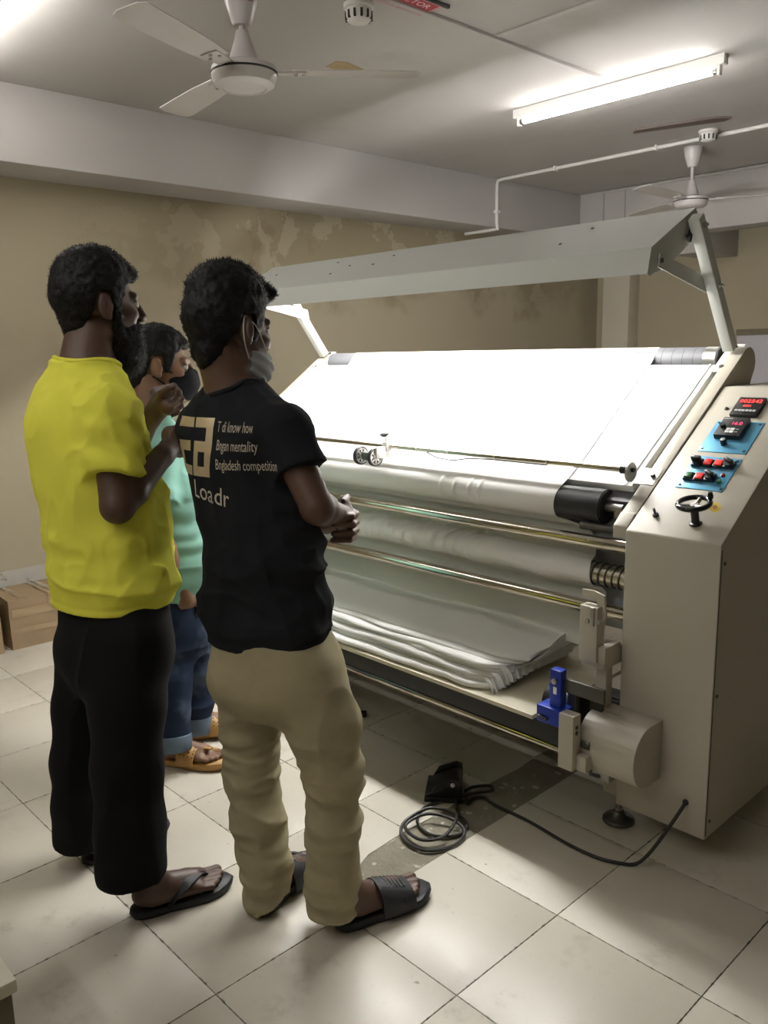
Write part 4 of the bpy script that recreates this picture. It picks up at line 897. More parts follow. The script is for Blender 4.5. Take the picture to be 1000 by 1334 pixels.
M['yellow'] = cloth_mat('yellow_jersey', (.80, .785, .095)); M['blackcloth'] = cloth_mat('black_jersey', (.0115, .0125, .015), .15); M['teal'] = cloth_mat('mint_jersey', (.26, .50, .425))
M['blackpants'] = cloth_mat('black_trousers', (.006, .006, .0065), .15); M['khaki'] = cloth_mat('khaki_cotton', (.37, .325, .205), .08, 30, 400)
m = cloth_mat('dark_blue_denim', (.022, .035, .07), .2, 40, 700); g = G(m); n = g.noise(6, 4)
g.out(g.mix(g.sstep(n, .48, .66), (.016, .026, .055), (.075, .10, .15))); M['denim'] = m; M['denimcuff'] = cloth_mat('pale_denim_inside', (.11, .145, .19), .15, 60)
M['gold'] = mat('gold_foil_print', (.58, .47, .30), .38, .35, var=.12, vscale=40); M['creamprint'] = mat('cream_print', (.52, .47, .38), .7)
M['maskgrey'] = cloth_mat('grey_blue_mask', (.46, .49, .51), .08); M['maskblack'] = cloth_mat('black_mask', (.008, .009, .012), .1); M['loop'] = mat('white_ear_loop', (.55, .53, .5), .7)
M['sandal'] = mat('tan_leather', (.44, .245, .075), .5, var=.12, vscale=30); M['eva'] = mat('black_foam', (.012, .0125, .014), .55, var=.15)

def build_person(name, label, c):
    root = thing(name, (*(np.array(c['root'])[:2]), 0), label, 'person')
    j = c['j']; H = Fr(j['head'], c['hyaw'], c.get('hpitch', 0), c.get('hroll', 0), c['hs'])
    pts = np.array([p for p in j.values()]); lo, hi = pts.min(0)-.26, pts.max(0)+.22; lo[2] = -.03
    f = Field(lo, hi, .004)
    body = [(p, a*.86, b*.86) for p, a, b in c['torso']]
    f.add(loft(body, c['yaw'], 2.2), .02)
    for s_ in ('R', 'L'):
        sh, el, wr = j['s'+s_], j['e'+s_], j['w'+s_]; q = c['fat']; fo = el+(wr-el)*.28
        f.add(cap(sh, el, .050*q, .040*q), .03); f.add(cap(el, fo, .038*q, .040*q), .015); f.add(cap(fo, wr, .040*q, .0275*q), .015)
        chain(f, [j['h'+s_], j['k'+s_], j['a'+s_]], [.062, .046, .034], .02)
        foot_skin(f, c['feet'][s_], 1 if s_ == 'R' else -1, j['a'+s_])
        f.add(cap(j['neck']-np.array([0, 0, .05]), sh, .05, .045), .05)
    nk = H(0, -.028, -.05); f.add(cap(nk, j['neck']-np.array([0, 0, .03]), .058*c['hs'], c.get('nkr', .064)*c['hs']), .03)
    head_skin(f, H)
    for ch, rs in c['hands']: chain(f, ch, rs, .004)
    for pr, k in c.get('palms', []): f.add(pr, k)
    V, F = f.mesh(); body_o = mesh_obj('body', V, F, c['skin'], root)
    eyes(H, root)
    # shirt
    f = Field(lo+.05, hi, .005); f.add(loft(c['torso'], c['yaw'], 2.4), .01)
    up = np.array([0, 0, 1.])
    for s_ in ('R', 'L'):
        sh, el = j['s'+s_], j['e'+s_]; d = (el-sh)/np.linalg.norm(el-sh); sl_len = c['sleeve'][0]; r0, r1 = c['sleeve'][1:3]
        f.add(capcut(sh, sh+d*(sl_len+.1), r0, r1, sh+d*sl_len, c.get('scut', {}).get(s_, d)), .022)
        f.add(cap(j['neck']-np.array([0, 0, .045]), sh+up*-.005, c.get('trap', .062), .060), .05)
    nd = j['neck']-nk
    f.sub(cap(nk-nd*.3, j['neck']+nd*.12, .068*c['hs'], (c.get('nkr', .064)+.006)*c['hs']), .006)
    top = np.array(j['neck'])+up*.045; f.sub((lambda X, Y, Z: (top[2]-Z)+0*X+0*Y, top-.3, top+.3), .004)
    f.disp(c['shirt_wrinkle']); V, F = f.mesh(); V = relax(V, F, 1); shirt = mesh_obj('shirt', V, F, c['shirt'], root)
    # collar rib
    ax = nd/np.linalg.norm(nd); u1 = np.cross(ax, H.A[0]); u1 /= np.linalg.norm(u1); u2 = np.cross(ax, u1); cc = j['neck']+ax*c.get('colz', -.012)
    bvh = BVHTree.FromPolygons([Vector(v) for v in V], [list(q) for q in F]); ring = []
    for k in range(48):
        a = 2*PI*k/48; dr = u1*math.cos(a)+u2*math.sin(a); q = cc+dr*(c.get('nkr', .064)+.007)*c['hs']; hit = bvh.find_nearest(Vector(q)); ring.append(hit[0]+hit[1]*.001)
    ring = [sum((ring[(k+t) % 48] for t in (-2, -1, 0, 1, 2)), Vector())/5 for k in range(48)]
    MB().tube(ring, .0075, 8, closed=True).build('collar', c['shirt'], shirt, 180)
    # trousers
    f = Field(np.array([lo[0], lo[1], 0.0]), np.array([hi[0], hi[1], j['hR'][2]+.30]), .005)
    for pts_, rs in c['legs']: chain(f, pts_, rs, .03)
    f.add(loft(c['seat'], c['yaw'], 2.3), .05)
    for q in c.get('legcut', []): f.sub(q, .003)
    f.disp(c['leg_wrinkle']); V, F = f.mesh(); V = relax(V, F, 1); tro = mesh_obj(c.get('tname', 'trousers'), V, F, c['pants'], root)
    # hair
    f = Field(H(0, 0, 0)-.26, H(0, 0, 0)+.26, .004); c['hairfn'](f, H); f.disp(lambda P: c['hairdisp'](P, H), .02)
    hair_obj('hair', f, root, 3, c['strands'], c['hlen'], c.get('comb') and (lambda p: c['comb'](p, H)), None, .7)
    return root, H, shirt, bvh, body_o
def hair_cap(f, H, th, top, quiff, nape=-.085, side=-.03, fore=.066):
    def hl(x, y, z):                                          # hairline: keeps what is above it
        line = np.interp(y, [-.11, -.075, -.052, -.038, -.030, .006, .014, .028, .038, .050, .075, .10], [nape, nape, -.045, .0, .036, .036, side, side, .012, .050, fore, fore+.005])
        return line-z
    f.add(H.clip(H.ell((0, -.014, .034), (.074+th, .096+th, .082+th)), hl), .003)
    f.add(H.clip(H.ell((0, -.066, -.02), (.052, .036, .075)), hl), .012)
    f.add(H.clip(H.ell((0, -.008, .062+top*.5), (.068+th, .090+th, .068+top)), hl), .008)
    for q in quiff: f.add(H.ell(*q), .012)
def finger(a, b, c_, d, r=.0095): return ([np.array(a), np.array(b), np.array(c_), np.array(d)], [r*1.08, r, r*.92, r*.82])
# ---------------------------------------------------------------- the man in the black T-shirt
def ft(x, y, yaw, z=.026, sc=1.): return Fr((x, y, z), R(yaw), 0, 0, sc)
fR, fL = ft(-1.506, 1.222, 77, .026, 1.05), ft(-1.697, 1.098, 108, .026, 1.05)
B = dict(root=(-1.65, 1.2), yaw=R(106), hyaw=R(97), hpitch=R(-4), hs=1.12, fat=1.03, skin=M['skinB'], shirt=M['blackcloth'], pants=M['khaki'], sleeve=(.118, .066, .072), strands=5000, trap=.056)
B['j'] = dict(head=J(299, 431, 2.21), neck=J(307, 507, 2.22), sR=J(368, 562, 2.13), sL=J(269, 558, 2.32), eR=J(413, 662, 2.085), wR=J(436, 668, 2.265), eL=J(318, 672, 2.46), wL=J(425, 682, 2.47),
              hR=J(392, 862, 2.20), hL=J(322, 858, 2.29), kR=J(430, 1000, 2.19), kL=J(332, 1000, 2.28), aR=fR(0, .022, .072), aL=fL(0, .034, .075))
B['feet'] = dict(R=fR, L=fL)
B['torso'] = [(J(352, 836, 2.24), .180, .118), (J(347, 780, 2.24), .172, .116), (J(340, 710, 2.24), .166, .116), (J(327, 640, 2.24), .176, .116), (J(318, 580, 2.235), .182, .116), (J(314, 540, 2.23), .168, .102), (J(310, 516, 2.225), .118, .080), (J(308, 500, 2.22), .075, .066)]
def bw(P):
    t = Fr(J(330, 650, 2.24), R(106)).loc(P); x, y, z = t.T
    low = np.clip((-.0-z)/.15, 0, 1)
    w = .007*noise3(t, (12, 12, 4), 1)+.008*noise3(t, (6, 6, 17), 2)*(.3+low)+.003*noise3(t, (22, 22, 16), 5)
    d1 = (z-.10)+.9*(x-.06); w = w+.003*np.sin(d1*70+2*noise3(t, 9, 3))*np.exp(-((x-.10)/.06)**2-((z-.12)/.10)**2)     # pull under the arm
    w = w-.006*ridge(t, (9, 9, 5), 31, 5)-.004*ridge(t, (18, 18, 12), 42, 4)-.008*low*ridge(t, (4, 4, 14), 32, 5)
    return w*np.clip((z+.365)/.06, .1, 1)
B['shirt_wrinkle'] = bw
B['seat'] = [(J(355, 925, 2.24), .10, .09), (J(354, 895, 2.24), .165, .122), (J(353, 850, 2.24), .172, .118), (J(350, 800, 2.24), .160, .108), (J(348, 780, 2.24), .155, .10)]
B['legs'] = [([J(398, 880, 2.19), J(420, 945, 2.18), J(434, 1010, 2.18), J(434, 1085, 2.185), J(436, 1150, 2.185), J(433, 1182, 2.19)], [.102, .090, .072, .063, .066, .062]),
             ([J(322, 880, 2.29), J(326, 950, 2.29), J(328, 1000, 2.29), J(335, 1065, 2.28), J(344, 1130, 2.27), J(348, 1170, 2.265)], [.092, .070, .066, .066, .063, .054])]
cutR = (lambda n, c0: (lambda X, Y, Z: (X-c0[0])*n[0]+(Y-c0[1])*n[1]+(Z-c0[2])*n[2]))
def halfspace(c0, n, rad=.16): n = np.array(n)/np.linalg.norm(n); return (lambda X, Y, Z: (X-c0[0])*n[0]+(Y-c0[1])*n[1]+(Z-c0[2])*n[2]), np.array(c0)-rad, np.array(c0)+rad
B['legcut'] = [halfspace(fR(0, -.01, .004), (fR.A[2]-fR.A[1]*.42), .30), halfspace(fL(0, -.01, .002), (fL.A[2]-fL.A[1]*.42), .30)]
def khw(P):
    z = P[:, 2]; a = np.clip((.62-z)/.35, 0, 1); t = P
    w = .007*a*noise3(P, (8, 8, 32), 4)+.006*a*noise3(P, (10, 10, 50), 5)
    w = w+.005*np.exp(-((z-.42)/.07)**2)*np.sin(z*170+9*noise3(P, 7, 6))*noise3(P, (9, 9, 4), 8)                         # creases behind the knee
    w = w+.008*np.clip((.17-z)/.08, 0, 1)*noise3(P, (12, 12, 26), 9)
    w = w-.008*a*ridge(P, (9, 9, 22), 37, 4)-.006*ridge(P, (8, 8, 4), 38, 5)
    return w+.005*noise3(P, (10, 10, 5), 7)+.004*noise3(P, (18, 18, 9), 17)
B['leg_wrinkle'] = khw
# hands: the right fist inside, the left hand's four fingers closed over it
wR, wL = B['j']['wR'], B['j']['wL']
B['hands'] = []
B['palms'] = [(cap(wR, J(449, 673, 2.345), .028, .032), .01), (cap(J(447, 662, 2.34), J(449, 684, 2.34), .024, .022), .012), (cap(wL, J(448, 672, 2.455), .030, .030), .012)]
for k, (y0, dx, dy) in enumerate(((655, 0, 16), (668, 1, 13), (680, 0, 12), (692, -3, 9))):
    B['hands'].append(finger(J(450, y0+6, 2.44), J(463+dx, y0+dy-2, 2.385), J(458+dx, y0+dy+2, 2.285), J(439+dx*2+(-5 if k in (1, 2) else 0), y0+dy+3, 2.252), .0100))
    B['palms'].append((cap(J(440, 678, 2.47), J(452, y0+6, 2.435), .018, .013), .01))
B['hands'].append(finger(J(438, 664, 2.45), J(446, 650, 2.41), J(452, 648, 2.36), J(447, 653, 2.31), .0105))
for k in range(4): B['hands'].append(finger(J(448, 662+k*7, 2.36), J(455, 663+k*7, 2.385), J(448, 666+k*7, 2.41), J(440, 668+k*7, 2.40), .0095))
B['hairfn'] = lambda f, H: hair_cap(f, H, .013, .022, [((0, .070, .108), (.050, .034, .024)), ((.02, .092, .094), (.036, .020, .020)), ((0, -.06, .10), (.055, .045, .030))], -.10, -.028, .070)
B['hairdisp'] = lambda P, H: .0032*noise3(P, 60, 1)+.0022*noise3(P, 130, 2)
B['hlen'] = lambda p: np.where(p[:, 2] > B['j']['head'][2]+.085, .0075, .0028)
B['comb'] = lambda p, H: H.A[2]*.5+H.A[1]*.3
broot, BH, bshirt, bbvh, bbody = build_person('person', 'man in printed black T-shirt and khaki trousers standing with clasped hands nearest the machine', B)
# print on the back
Tb = Fr(J(316, 580, 2.235), R(106))
bsh_o = ORG[bshirt.name]
def stick(vs, off=.0015):
    out = []
    for (u, v) in vs:
        o_ = Tb(u, -.5, v); h = bbvh.ray_cast(Vector(o_), Vector(Tb.A[1]))
        out.append((h[0]+h[1]*off)[:] if h[0] else tuple(Tb(u, -.02, v)))
    return out
def print_quad(mb_, x0, x1, y0, y1, T, n=6):
    g_ = [[T(x0+(x1-x0)*i/n, y0+(y1-y0)*k/n) for k in range(n+1)] for i in range(n+1)]
    P = np.array(stick([q for r_ in g_ for q in r_])).reshape(n+1, n+1, 3); mb_.grid(P)
DBG = {}
def logoT(x, y): return (-.150+x*.146, -.070+y*.150)
blocks = [[(0, .49, .83, 1), (0, .42, .42, .60), (0, .49, 0, .17), (0, .15, .15, .45)], [(.53, 1, .83, 1), (.84, 1, 0, 1), (.58, 1, .42, .60), (.53, .66, 0, .6), (.53, 1, 0, .17)]]
for half in blocks:
    lm = MB()
    for (a, b, c_, d) in half:
        print_quad(lm, a, b, c_, d, logoT)
    lm.build('gold_emblem', M['gold'], bshirt, 180)
def print_text(txt, size, u0, v0, width, name, m_, slant=0.):
    v_, f_ = text_mesh(txt, size, width=width)
    b = bmesh.new(); vv = [b.verts.new((p[0]+u0, p[1]+v0+p[0]*slant, 0)) for p in v_]
    for q in f_:
        try: b.faces.new([vv[i] for i in q])
        except ValueError: pass
    bmesh.ops.triangulate(b, faces=b.faces); bmesh.ops.subdivide_edges(b, edges=[e for e in b.edges if e.calc_length() > .006], cuts=1)
    b.verts.index_update(); P = stick([(v.co.x, v.co.y) for v in b.verts])
    MB().add(P, [[v.index for v in q.verts] for q in b.faces]).build(name, m_, bshirt, 180); b.free()
print_text('T di know how', .038, .009, .046, .50, 'print_line', M['creamprint'])
print_text('Bngan mentality', .038, .011, .000, .50, 'print_line', M['creamprint'])
print_text('Bngladesh competition', .038, .013, -.048, .50, 'print_line', M['creamprint'])
print_text('Loadr', .066, -.076, -.124, .84, 'print_line', M['creamprint'], -.16)
# face mask pulled down under the chin
f = Field(BH(0, .03, -.08)-.14, BH(0, .03, -.08)+.14, .003)
f.add(BH.clip(BH.ell((0, .038, -.082), (.073, .076, .060)), lambda x, y, z: np.maximum(z+.046-.28*(y-.03), -(y+.022+.2*(z+.08)))), .004)
f.disp(lambda P: .003*np.sin(BH.loc(P)[:, 2]*230+BH.loc(P)[:, 1]*120)+.003*noise3(P, 40, 3), .02)
V, F = f.mesh(); mk = mesh_obj('face_mask', V, F, M['maskgrey'], broot)
for s_ in (-1, 1):
    MB().tube(spline([BH(s_*.080, -.020, .030), BH(s_*.080, .012, .008), BH(s_*.073, .045, -.035), BH(s_*.066, .062, -.058)], 5), .0016, 6).build('ear_loop', M['loop'], mk)
    MB().tube(spline([BH(s_*.080, -.024, .030), BH(s_*.088, -.034, .0), BH(s_*.083, -.024, -.035), BH(s_*.070, .0, -.066)], 5), .0016, 6).build('ear_loop', M['loop'], mk)
def slide(Ft, side, parent):
    o = sole(Ft, side, M['eva'], parent, 'slide_sandal', -.0245, 1.04, .272)
    st_ = strap_obj(Ft, [(.105, .105, .046, .049, .070), (.12, .12, .049, .052, .067), (.155, .155, .050, .053, .052), (.195, .190, .049, .051, .040), (.205, .20, .047, .049, .037)], M['eva'], o, 'strap', .006)
    rb = MB()
    for k in range(7):
        y = .115+k*.011
        rb.tube([Ft(x, y, -.006+(.0715-(y-.105)*.33)*math.sqrt(max(0, 1-(x/.055)**2))**.7+.004) for x in np.linspace(-.026, .026, 7)], .0022, 5)
    rb.build('tread_ribs', M['eva'], o, kind='stuff')
    x = .044*side; MB().lathe([(.0085, 0), (.0085, .003), (.006, .004), (0, .0035)], 14, axis_mtx(Vector(Ft(x*1.13, .165, .022)), Vector(Ft.A[0]*side*.85+Ft.A[2]*.5))).build('strap_button', M['eva'], o)
slide(fR, 1, broot); slide(fL, -1, broot)

# ---------------------------------------------------------------- the man in the yellow T-shirt
yR, yL = ft(-1.930, .862, 76.5, .022, 1.04), ft(-2.251, .872, 92, .022, 1.04)
Y = dict(root=(-2.09, .95), yaw=R(98), hyaw=R(86), hpitch=R(2), hs=1.12, fat=1.10, skin=M['skinY'], shirt=M['yellow'], pants=M['blackpants'], sleeve=(.150, .074, .071), strands=5000, trap=.066, nkr=.074)
Y['j'] = dict(head=J(129, 400, 2.40), neck=J(112, 476, 2.38), sR=J(143, 545, 2.23), sL=J(78, 533, 2.50), eR=J(153, 660, 2.20), wR=J(212, 594, 2.36), eL=J(150, 632, 2.60), wL=J(196, 543, 2.53),
              hR=J(168, 825, 2.30), hL=J(118, 818, 2.46), kR=J(166, 985, 2.26), kL=J(104, 975, 2.48), aR=yR(0, .052, .075), aL=yL(0, .052, .075))
Y['feet'] = dict(R=yR, L=yL)
Y['torso'] = [(J(146, 782, 2.37), .178, .146), (J(146, 740, 2.37), .180, .150), (J(140, 690, 2.37), .182, .152), (J(128, 630, 2.37), .184, .146), (J(114, 575, 2.37), .186, .140), (J(108, 530, 2.37), .176, .124), (J(108, 500, 2.37), .135, .100), (J(110, 476, 2.375), .078, .072)]
def yw(P):
    t = Fr(J(130, 640, 2.37), R(98)).loc(P); x, y, z = t.T
    low = np.clip((-.08-z)/.12, 0, 1)
    w = .009*noise3(t, (10, 10, 3), 11)*(1-low)+.012*noise3(t, (5, 5, 18), 12)*low+.004*noise3(t, (18, 18, 11), 13)+.004*noise3(t, (6, 6, 12), 18)
    w = w+.006*np.sin((z+.5*y)*85+3*noise3(t, 8, 14))*np.exp(-((x-.19)/.07)**2-((z-.14)/.09)**2)
    w = w-.007*ridge(t, (8, 8, 3.5), 33, 5)*(1-low)-.010*low*ridge(t, (3.5, 3.5, 13), 34, 5)-.006*ridge(t, (11, 11, 11), 35, 5)-.004*ridge(t, (20, 20, 13), 41, 4)
    return w*np.clip((z+.31)/.06, .12, 1)+.0022*np.exp(-((z+.285)/.005)**2)
Y['shirt_wrinkle'] = yw
Y['seat'] = [(J(150, 900, 2.37), .10, .09), (J(150, 860, 2.37), .165, .135), (J(150, 815, 2.37), .166, .138), (J(148, 780, 2.37), .165, .134), (J(147, 735, 2.37), .150, .12)]
Y['legs'] = [([J(170, 840, 2.29), J(167, 920, 2.27), J(165, 1000, 2.26), J(169, 1080, 2.24), J(173, 1125, 2.23), J(174, 1150, 2.23)], [.100, .096, .088, .084, .082, .080]),
             ([J(118, 840, 2.45), J(112, 920, 2.47), J(104, 990, 2.48), J(102, 1050, 2.48), J(104, 1085, 2.48), J(104, 1105, 2.48)], [.098, .090, .078, .072, .070, .070])]
Y['legcut'] = [halfspace(J(173, 1140, 2.23), (0, 0, 1), .17), halfspace(J(104, 1095, 2.48), (0, 0, 1), .17)]
Y['leg_wrinkle'] = lambda P: -.008*ridge(P, (7, 7, 2.5), 39, 4)+.004*noise3(P, (9, 9, 4), 15)+.003*noise3(P, (8, 8, 20), 16)*np.clip((.4-P[:, 2])/.3, 0, 1)
yhR, yhL = Y['j']['wR'], Y['j']['wL']
Y['palms'] = [(cap(yhR, J(229, 575, 2.43), .030, .034), .012), (cap(J(222, 566, 2.42), J(234, 586, 2.44), .026, .024), .012), (cap(yhL, J(214, 522, 2.53), .034, .036), .012), (cap(J(206, 514, 2.55), J(220, 530, 2.50), .026, .026), .012)]
Y['hands'] = [finger(J(230, 562+k*7, 2.45), J(242, 560+k*7, 2.46), J(244, 566+k*7, 2.42), J(234, 570+k*6, 2.40), .0098) for k in range(4)]
Y['hands'] += [finger(J(220, 580, 2.41), J(222, 566, 2.395), J(227, 559, 2.40), J(232, 556, 2.415), .0108)]
for k, (a, b, c_, d) in enumerate((((214, 506), (226, 503), (233, 511), (229, 519)), ((219, 513), (231, 512), (237, 521), (231, 527)), ((221, 521), (232, 521), (236, 529), (229, 534)), ((220, 529), (229, 531), (231, 537), (225, 540)))):
    Dk = 2.545-.014*k; Y['hands'].append(finger(J(*a, Dk), J(*b, Dk-.02), J(*c_, Dk-.045), J(*d, Dk-.055), .0098))
Y['hands'].append(finger(J(203, 528, 2.50), J(210, 512, 2.475), J(219, 506, 2.465), J(226, 505, 2.465), .011))
Y['hairfn'] = lambda f, H: hair_cap(f, H, .012, .016, [((0, .076, .086), (.052, .024, .020)), ((.005, .086, .074), (.046, .016, .014)), ((-.0, -.07, .06), (.06, .04, .05))], -.100, -.05, .072)
Y['hairdisp'] = lambda P, H: .003*noise3(P, 70, 5)+.002*noise3(P, 150, 6)
Y['hlen'] = lambda p: np.where(p[:, 2] > Y['j']['head'][2]+.08, .006, .0032)
Y['comb'] = lambda p, H: H.A[1]*.5
yroot, YH, yshirt, ybvh, ybody = build_person('person', 'bearded man in yellow T-shirt and black trousers standing on the left with raised hands', Y)
f = Field(YH(0, .03, -.09)-.17, YH(0, .03, -.09)+.17, .004)
f.add(YH.clip(YH.ell((0, .040, -.094), (.068, .064, .072)), lambda x, y, z: np.maximum(z+.030-np.clip((.05-y)*.9, 0, .05), -(y+.006))), .004)
f.add(YH.ell((0, .060, -.130), (.046, .042, .046)), .02); f.add(YH.cap((0, .098, -.048), (-.03, .088, -.056), .007), .006); f.add(YH.cap((0, .098, -.048), (.03, .088, -.056), .007), .006)
for s_ in (-1, 1): f.add(YH.cap((s_*.074, .018, -.02), (s_*.064, .020, -.075), .010, .014), .012)
f.disp(lambda P: .004*noise3(P, 80, 8)+.003*noise3(P, 160, 9), .02)
hair_obj('beard', f, yroot, 9, 4500, lambda p: np.full(len(p), .011), lambda p: -YH.A[2]*1.2+YH.A[1]*.2)
def flip_flop(Ft, side, parent):
    o = sole(Ft, side, M['eva'], parent, 'flip_flop', -.021, 1.02, .268)
    for s_ in (-1, 1):
        x1 = (.040 if s_*side > 0 else .037)*s_
        pts = spline([Ft(-.017*side, .205, .0), Ft(-.017*side, .202, .022), Ft(-.010*side+s_*.006, .178, .040), Ft(s_*.030, .140, .044), Ft(s_*.041, .105, .024), Ft(x1, .082, -.004)], 5)
        n = len(pts); rows = []
        for i, p in enumerate(pts):
            t = (pts[min(i+1, n-1)]-pts[max(i-1, 0)]).normalized(); lat = t.cross((p-Vector(Ft(0, .15, -.03))).normalized()).normalized(); w_ = .006+.008*math.sin(PI*min(1, i/(n-1)*1.15)); nn = lat.cross(t)
            rows.append([p+lat*w_+nn*.002, p+lat*w_-nn*.002, p-lat*w_-nn*.002, p-lat*w_+nn*.002, p+lat*w_+nn*.002])
        MB().grid(np.array([[q[:] for q in r_] for r_ in rows])).build('strap', M['eva'], o, 60)
flip_flop(yR, 1, yroot); flip_flop(yL, -1, yroot)

# ---------------------------------------------------------------- the man in the mint T-shirt
tR, tL = ft(-2.668, 1.345, 35, .026, 1.0), ft(-2.765, 1.515, 60, .026, 1.0)
T_ = dict(root=(-2.68, 1.48), yaw=R(74), hyaw=R(66), hpitch=R(-4), hs=1.10, fat=1.0, skin=M['skinT'], shirt=M['teal'], pants=M['denim'], tname='jeans', sleeve=(.16, .074, .080), strands=4000)
T_['j'] = dict(head=J(207, 478, 3.10), neck=J(196, 545, 3.10), sR=J(200, 600, 2.97), sL=J(214, 592, 3.26), eR=J(205, 695, 2.92), wR=J(236, 762, 2.98), eL=J(228, 690, 3.32), wL=J(270, 716, 3.20),
               hR=J(222, 795, 3.05), hL=J(246, 790, 3.20), kR=J(224, 880, 3.04), kL=J(256, 868, 3.22), aR=tR(0, .052, .075), aL=tL(0, .052, .075))
T_['feet'] = dict(R=tR, L=tL)
T_['torso'] = [(J(229, 772, 3.11), .165, .118), (J(231, 730, 3.11), .170, .126), (J(228, 690, 3.11), .172, .128), (J(220, 645, 3.11), .172, .122), (J(210, 605, 3.11), .172, .118), (J(204, 578, 3.11), .155, .104), (J(200, 558, 3.105), .115, .084), (J(197, 543, 3.10), .072, .064)]
def tw(P):
    t = Fr(J(225, 690, 3.11), R(74)).loc(P); x, y, z = t.T
    return -.008*ridge(t, (4, 4, 14), 36, 5)+.007*noise3(t, (5, 5, 22), 21)+.006*np.sin(z*95+4*noise3(t, 7, 22))*np.clip(.5+.5*noise3(t, 6, 23), 0, 1)*np.exp(-((z-.06)/.14)**2)+.002*np.exp(-((z+.222)/.006)**2)
T_['shirt_wrinkle'] = tw
T_['seat'] = [(J(236, 850, 3.12), .09, .08), (J(234, 820, 3.12), .155, .115), (J(232, 785, 3.12), .155, .112), (J(231, 750, 3.12), .145, .10)]
T_['legs'] = [([J(222, 805, 3.05), J(223, 880, 3.04), J(224, 930, 3.03), J(225, 968, 3.03)], [.092, .070, .062, .060]), ([J(248, 800, 3.19), J(256, 870, 3.22), J(256, 915, 3.25), J(255, 940, 3.26)], [.090, .066, .058, .056])]
T_['legcut'] = [halfspace(J(225, 965, 3.03), (0, 0, 1), .15), halfspace(J(255, 940, 3.26), (0, 0, 1), .15)]
T_['leg_wrinkle'] = lambda P: -.007*ridge(P, (5, 5, 14), 40, 4)*np.clip((.7-P[:, 2])/.3, .2, 1)+.006*noise3(P, (8, 8, 24), 25)*np.clip((.6-P[:, 2])/.3, .2, 1)+.003*noise3(P, (14, 14, 8), 26)
wv = T_['j']['wR']
T_['palms'] = [(cap(wv, J(244, 782, 2.99), .028, .031), .012), (cap(J(238, 786, 2.98), J(252, 782, 3.01), .020, .020), .012), (cap(T_['j']['wL'], J(272, 700, 3.17), .026, .028), .012)]
T_['hands'] = [finger(J(236+k*6, 786, 2.975+.012*k), J(236+k*6.5, 800, 2.975+.012*k), J(241+k*6, 806, 2.99+.012*k), J(245+k*5, 799, 3.01+.012*k), .0093) for k in range(4)]
T_['hands'] += [finger(J(248, 775, 3.0), J(258, 782, 3.0), J(260, 792, 3.0), J(258, 800, 3.0), .010)]
T_['hands'] += [finger(J(270+k*1.5, 700, 3.16-.012*k), J(274+k*1.5, 692, 3.14-.012*k), J(276+k, 688, 3.11-.012*k), J(273+k, 692, 3.08-.01*k), .0095) for k in range(4)]
T_['hairfn'] = lambda f, H: hair_cap(f, H, .009, .010, [((0, .080, .080), (.048, .018, .016))], -.085, -.02, .068)
T_['hairdisp'] = lambda P, H: .003*noise3(P, 80, 5)+.002*noise3(P, 150, 6)
T_['hlen'] = lambda p: np.full(len(p), .0045)
troot, TH, tshirt, tbvh, tbody = build_person('person', 'man in mint green T-shirt, rolled jeans and black mask standing behind the other two', T_)
f = Field(TH(0, .06, -.05)-.13, TH(0, .06, -.05)+.13, .003)
f.add(TH.clip(TH.ell((0, .060, -.052), (.068, .074, .070)), lambda x, y, z: np.maximum(z+.010-.5*(y-.085), -(y-.028+.25*(z+.05)))), .004); f.add(TH.clip(TH.cap((0, .115, -.016), (0, .124, -.05), .014, .014), lambda x, y, z: z+.004+0*y), .012)
f.disp(lambda P: .0015*noise3(P, 40, 3), .02); V, F = f.mesh(); mk = mesh_obj('face_mask', V, F, M['maskblack'], troot)
for s_ in (-1, 1):
    for a, b in (((.030, -.018), (.005, -.002)), ((.028, -.074), (-.02, -.03))):
        q = spline([TH(s_*.058, a[0]+.012, a[1]), TH(s_*.070, (a[0]+b[0])/2+.004, (a[1]+b[1])/2), TH(s_*.080, b[0]-.006, b[1]+.012 if b[1] > -.01 else b[1])], 5); MB().tube(q, .0032, 6).build('mask_strap', M['maskblack'], mk)
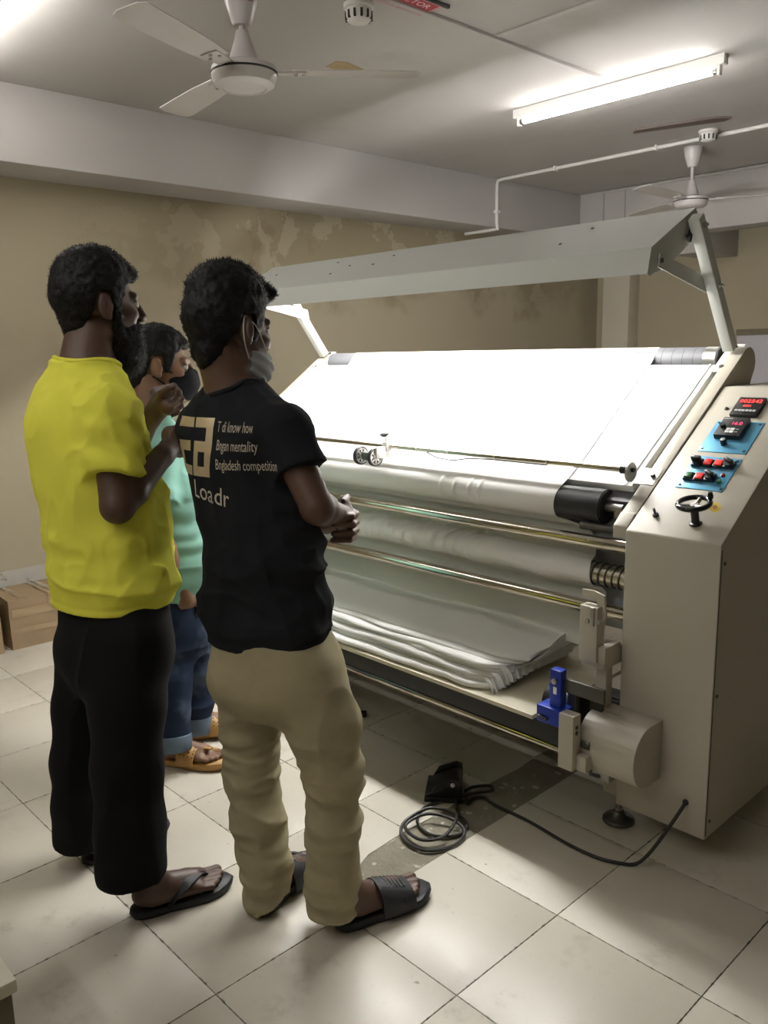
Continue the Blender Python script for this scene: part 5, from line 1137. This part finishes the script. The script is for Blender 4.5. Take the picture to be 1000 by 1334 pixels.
jn = [o for o in troot.children if o.name.startswith('jeans')][0]
for p0, p1, r in ((J(225, 956, 3.03), J(226, 977, 3.03), .062), (J(255, 932, 3.255), J(255, 954, 3.26), .058)):
    d = Vector(p1-p0); MB().lathe([(r-.008, 0), (r+.003, .0), (r+.005, .003), (r+.006, d.length*.5), (r+.004, d.length-.003), (r-.002, d.length), (r-.012, d.length-.004)], 36, axis_mtx(Vector(p0), d)).build('rolled_cuff', M['denimcuff'], jn, 180)
def sandal(Ft, side, parent):
    o = sole(Ft, side, M['sandal'], parent, 'sandal', -.0245, 1.04, .285)
    st_ = strap_obj(Ft, [(.098, .090, .047, .050, .070), (.115, .105, .049, .052, .066), (.14, .13, .050, .053, .056), (.165, .155, .050, .053, .047)], M['sandal'], o, 'strap', .005)
    hl = MB()
    for i in range(4):
        for k in range(9):
            a = PI*(.14+.72*k/8); yy = .106+.0155*i-.006*math.cos(a)*0; h = .0685-(yy-.10)*.36; x = math.cos(a)*.052
            hl.lathe([(.0026, .0), (.0026, .0008), (0, .0008)], 6, axis_mtx(Vector(Ft(x*1.06, yy, -.006+(h+.005)*math.sin(a)**.7+.0012)), Vector(Ft.A[0]*math.cos(a)+Ft.A[2]*math.sin(a)*1.2)))
    hl.build('punched_holes', M['dark'], o, kind='stuff')
    strap_obj(Ft, [(.200, .200, .0165, .0165, .030), (.214, .214, .0165, .0165, .029), (.224, .224, .016, .016, .027)], M['sandal'], o, 'toe_loop', .003) if False else None
    TF = Fr(Ft(-.031*side, 0, 0), 0, 0, 0, 1.); TF.A = Ft.A; TF.s = Ft.s
    strap_obj(TF, [(.196, .196, .0165, .0165, .033), (.208, .208, .0165, .0165, .033), (.220, .220, .016, .016, .031)], M['sandal'], o, 'toe_loop', .003)
    MB().box((-.010, .150, .040), (.006, .205, .0445), .001, Matrix.Translation(Vector(Ft.o)) @ Matrix(np.array(Ft.A).T.tolist()).to_4x4()).build('centre_strip', M['sandal'], o)
sandal(tR, 1, troot); sandal(tL, -1, troot)
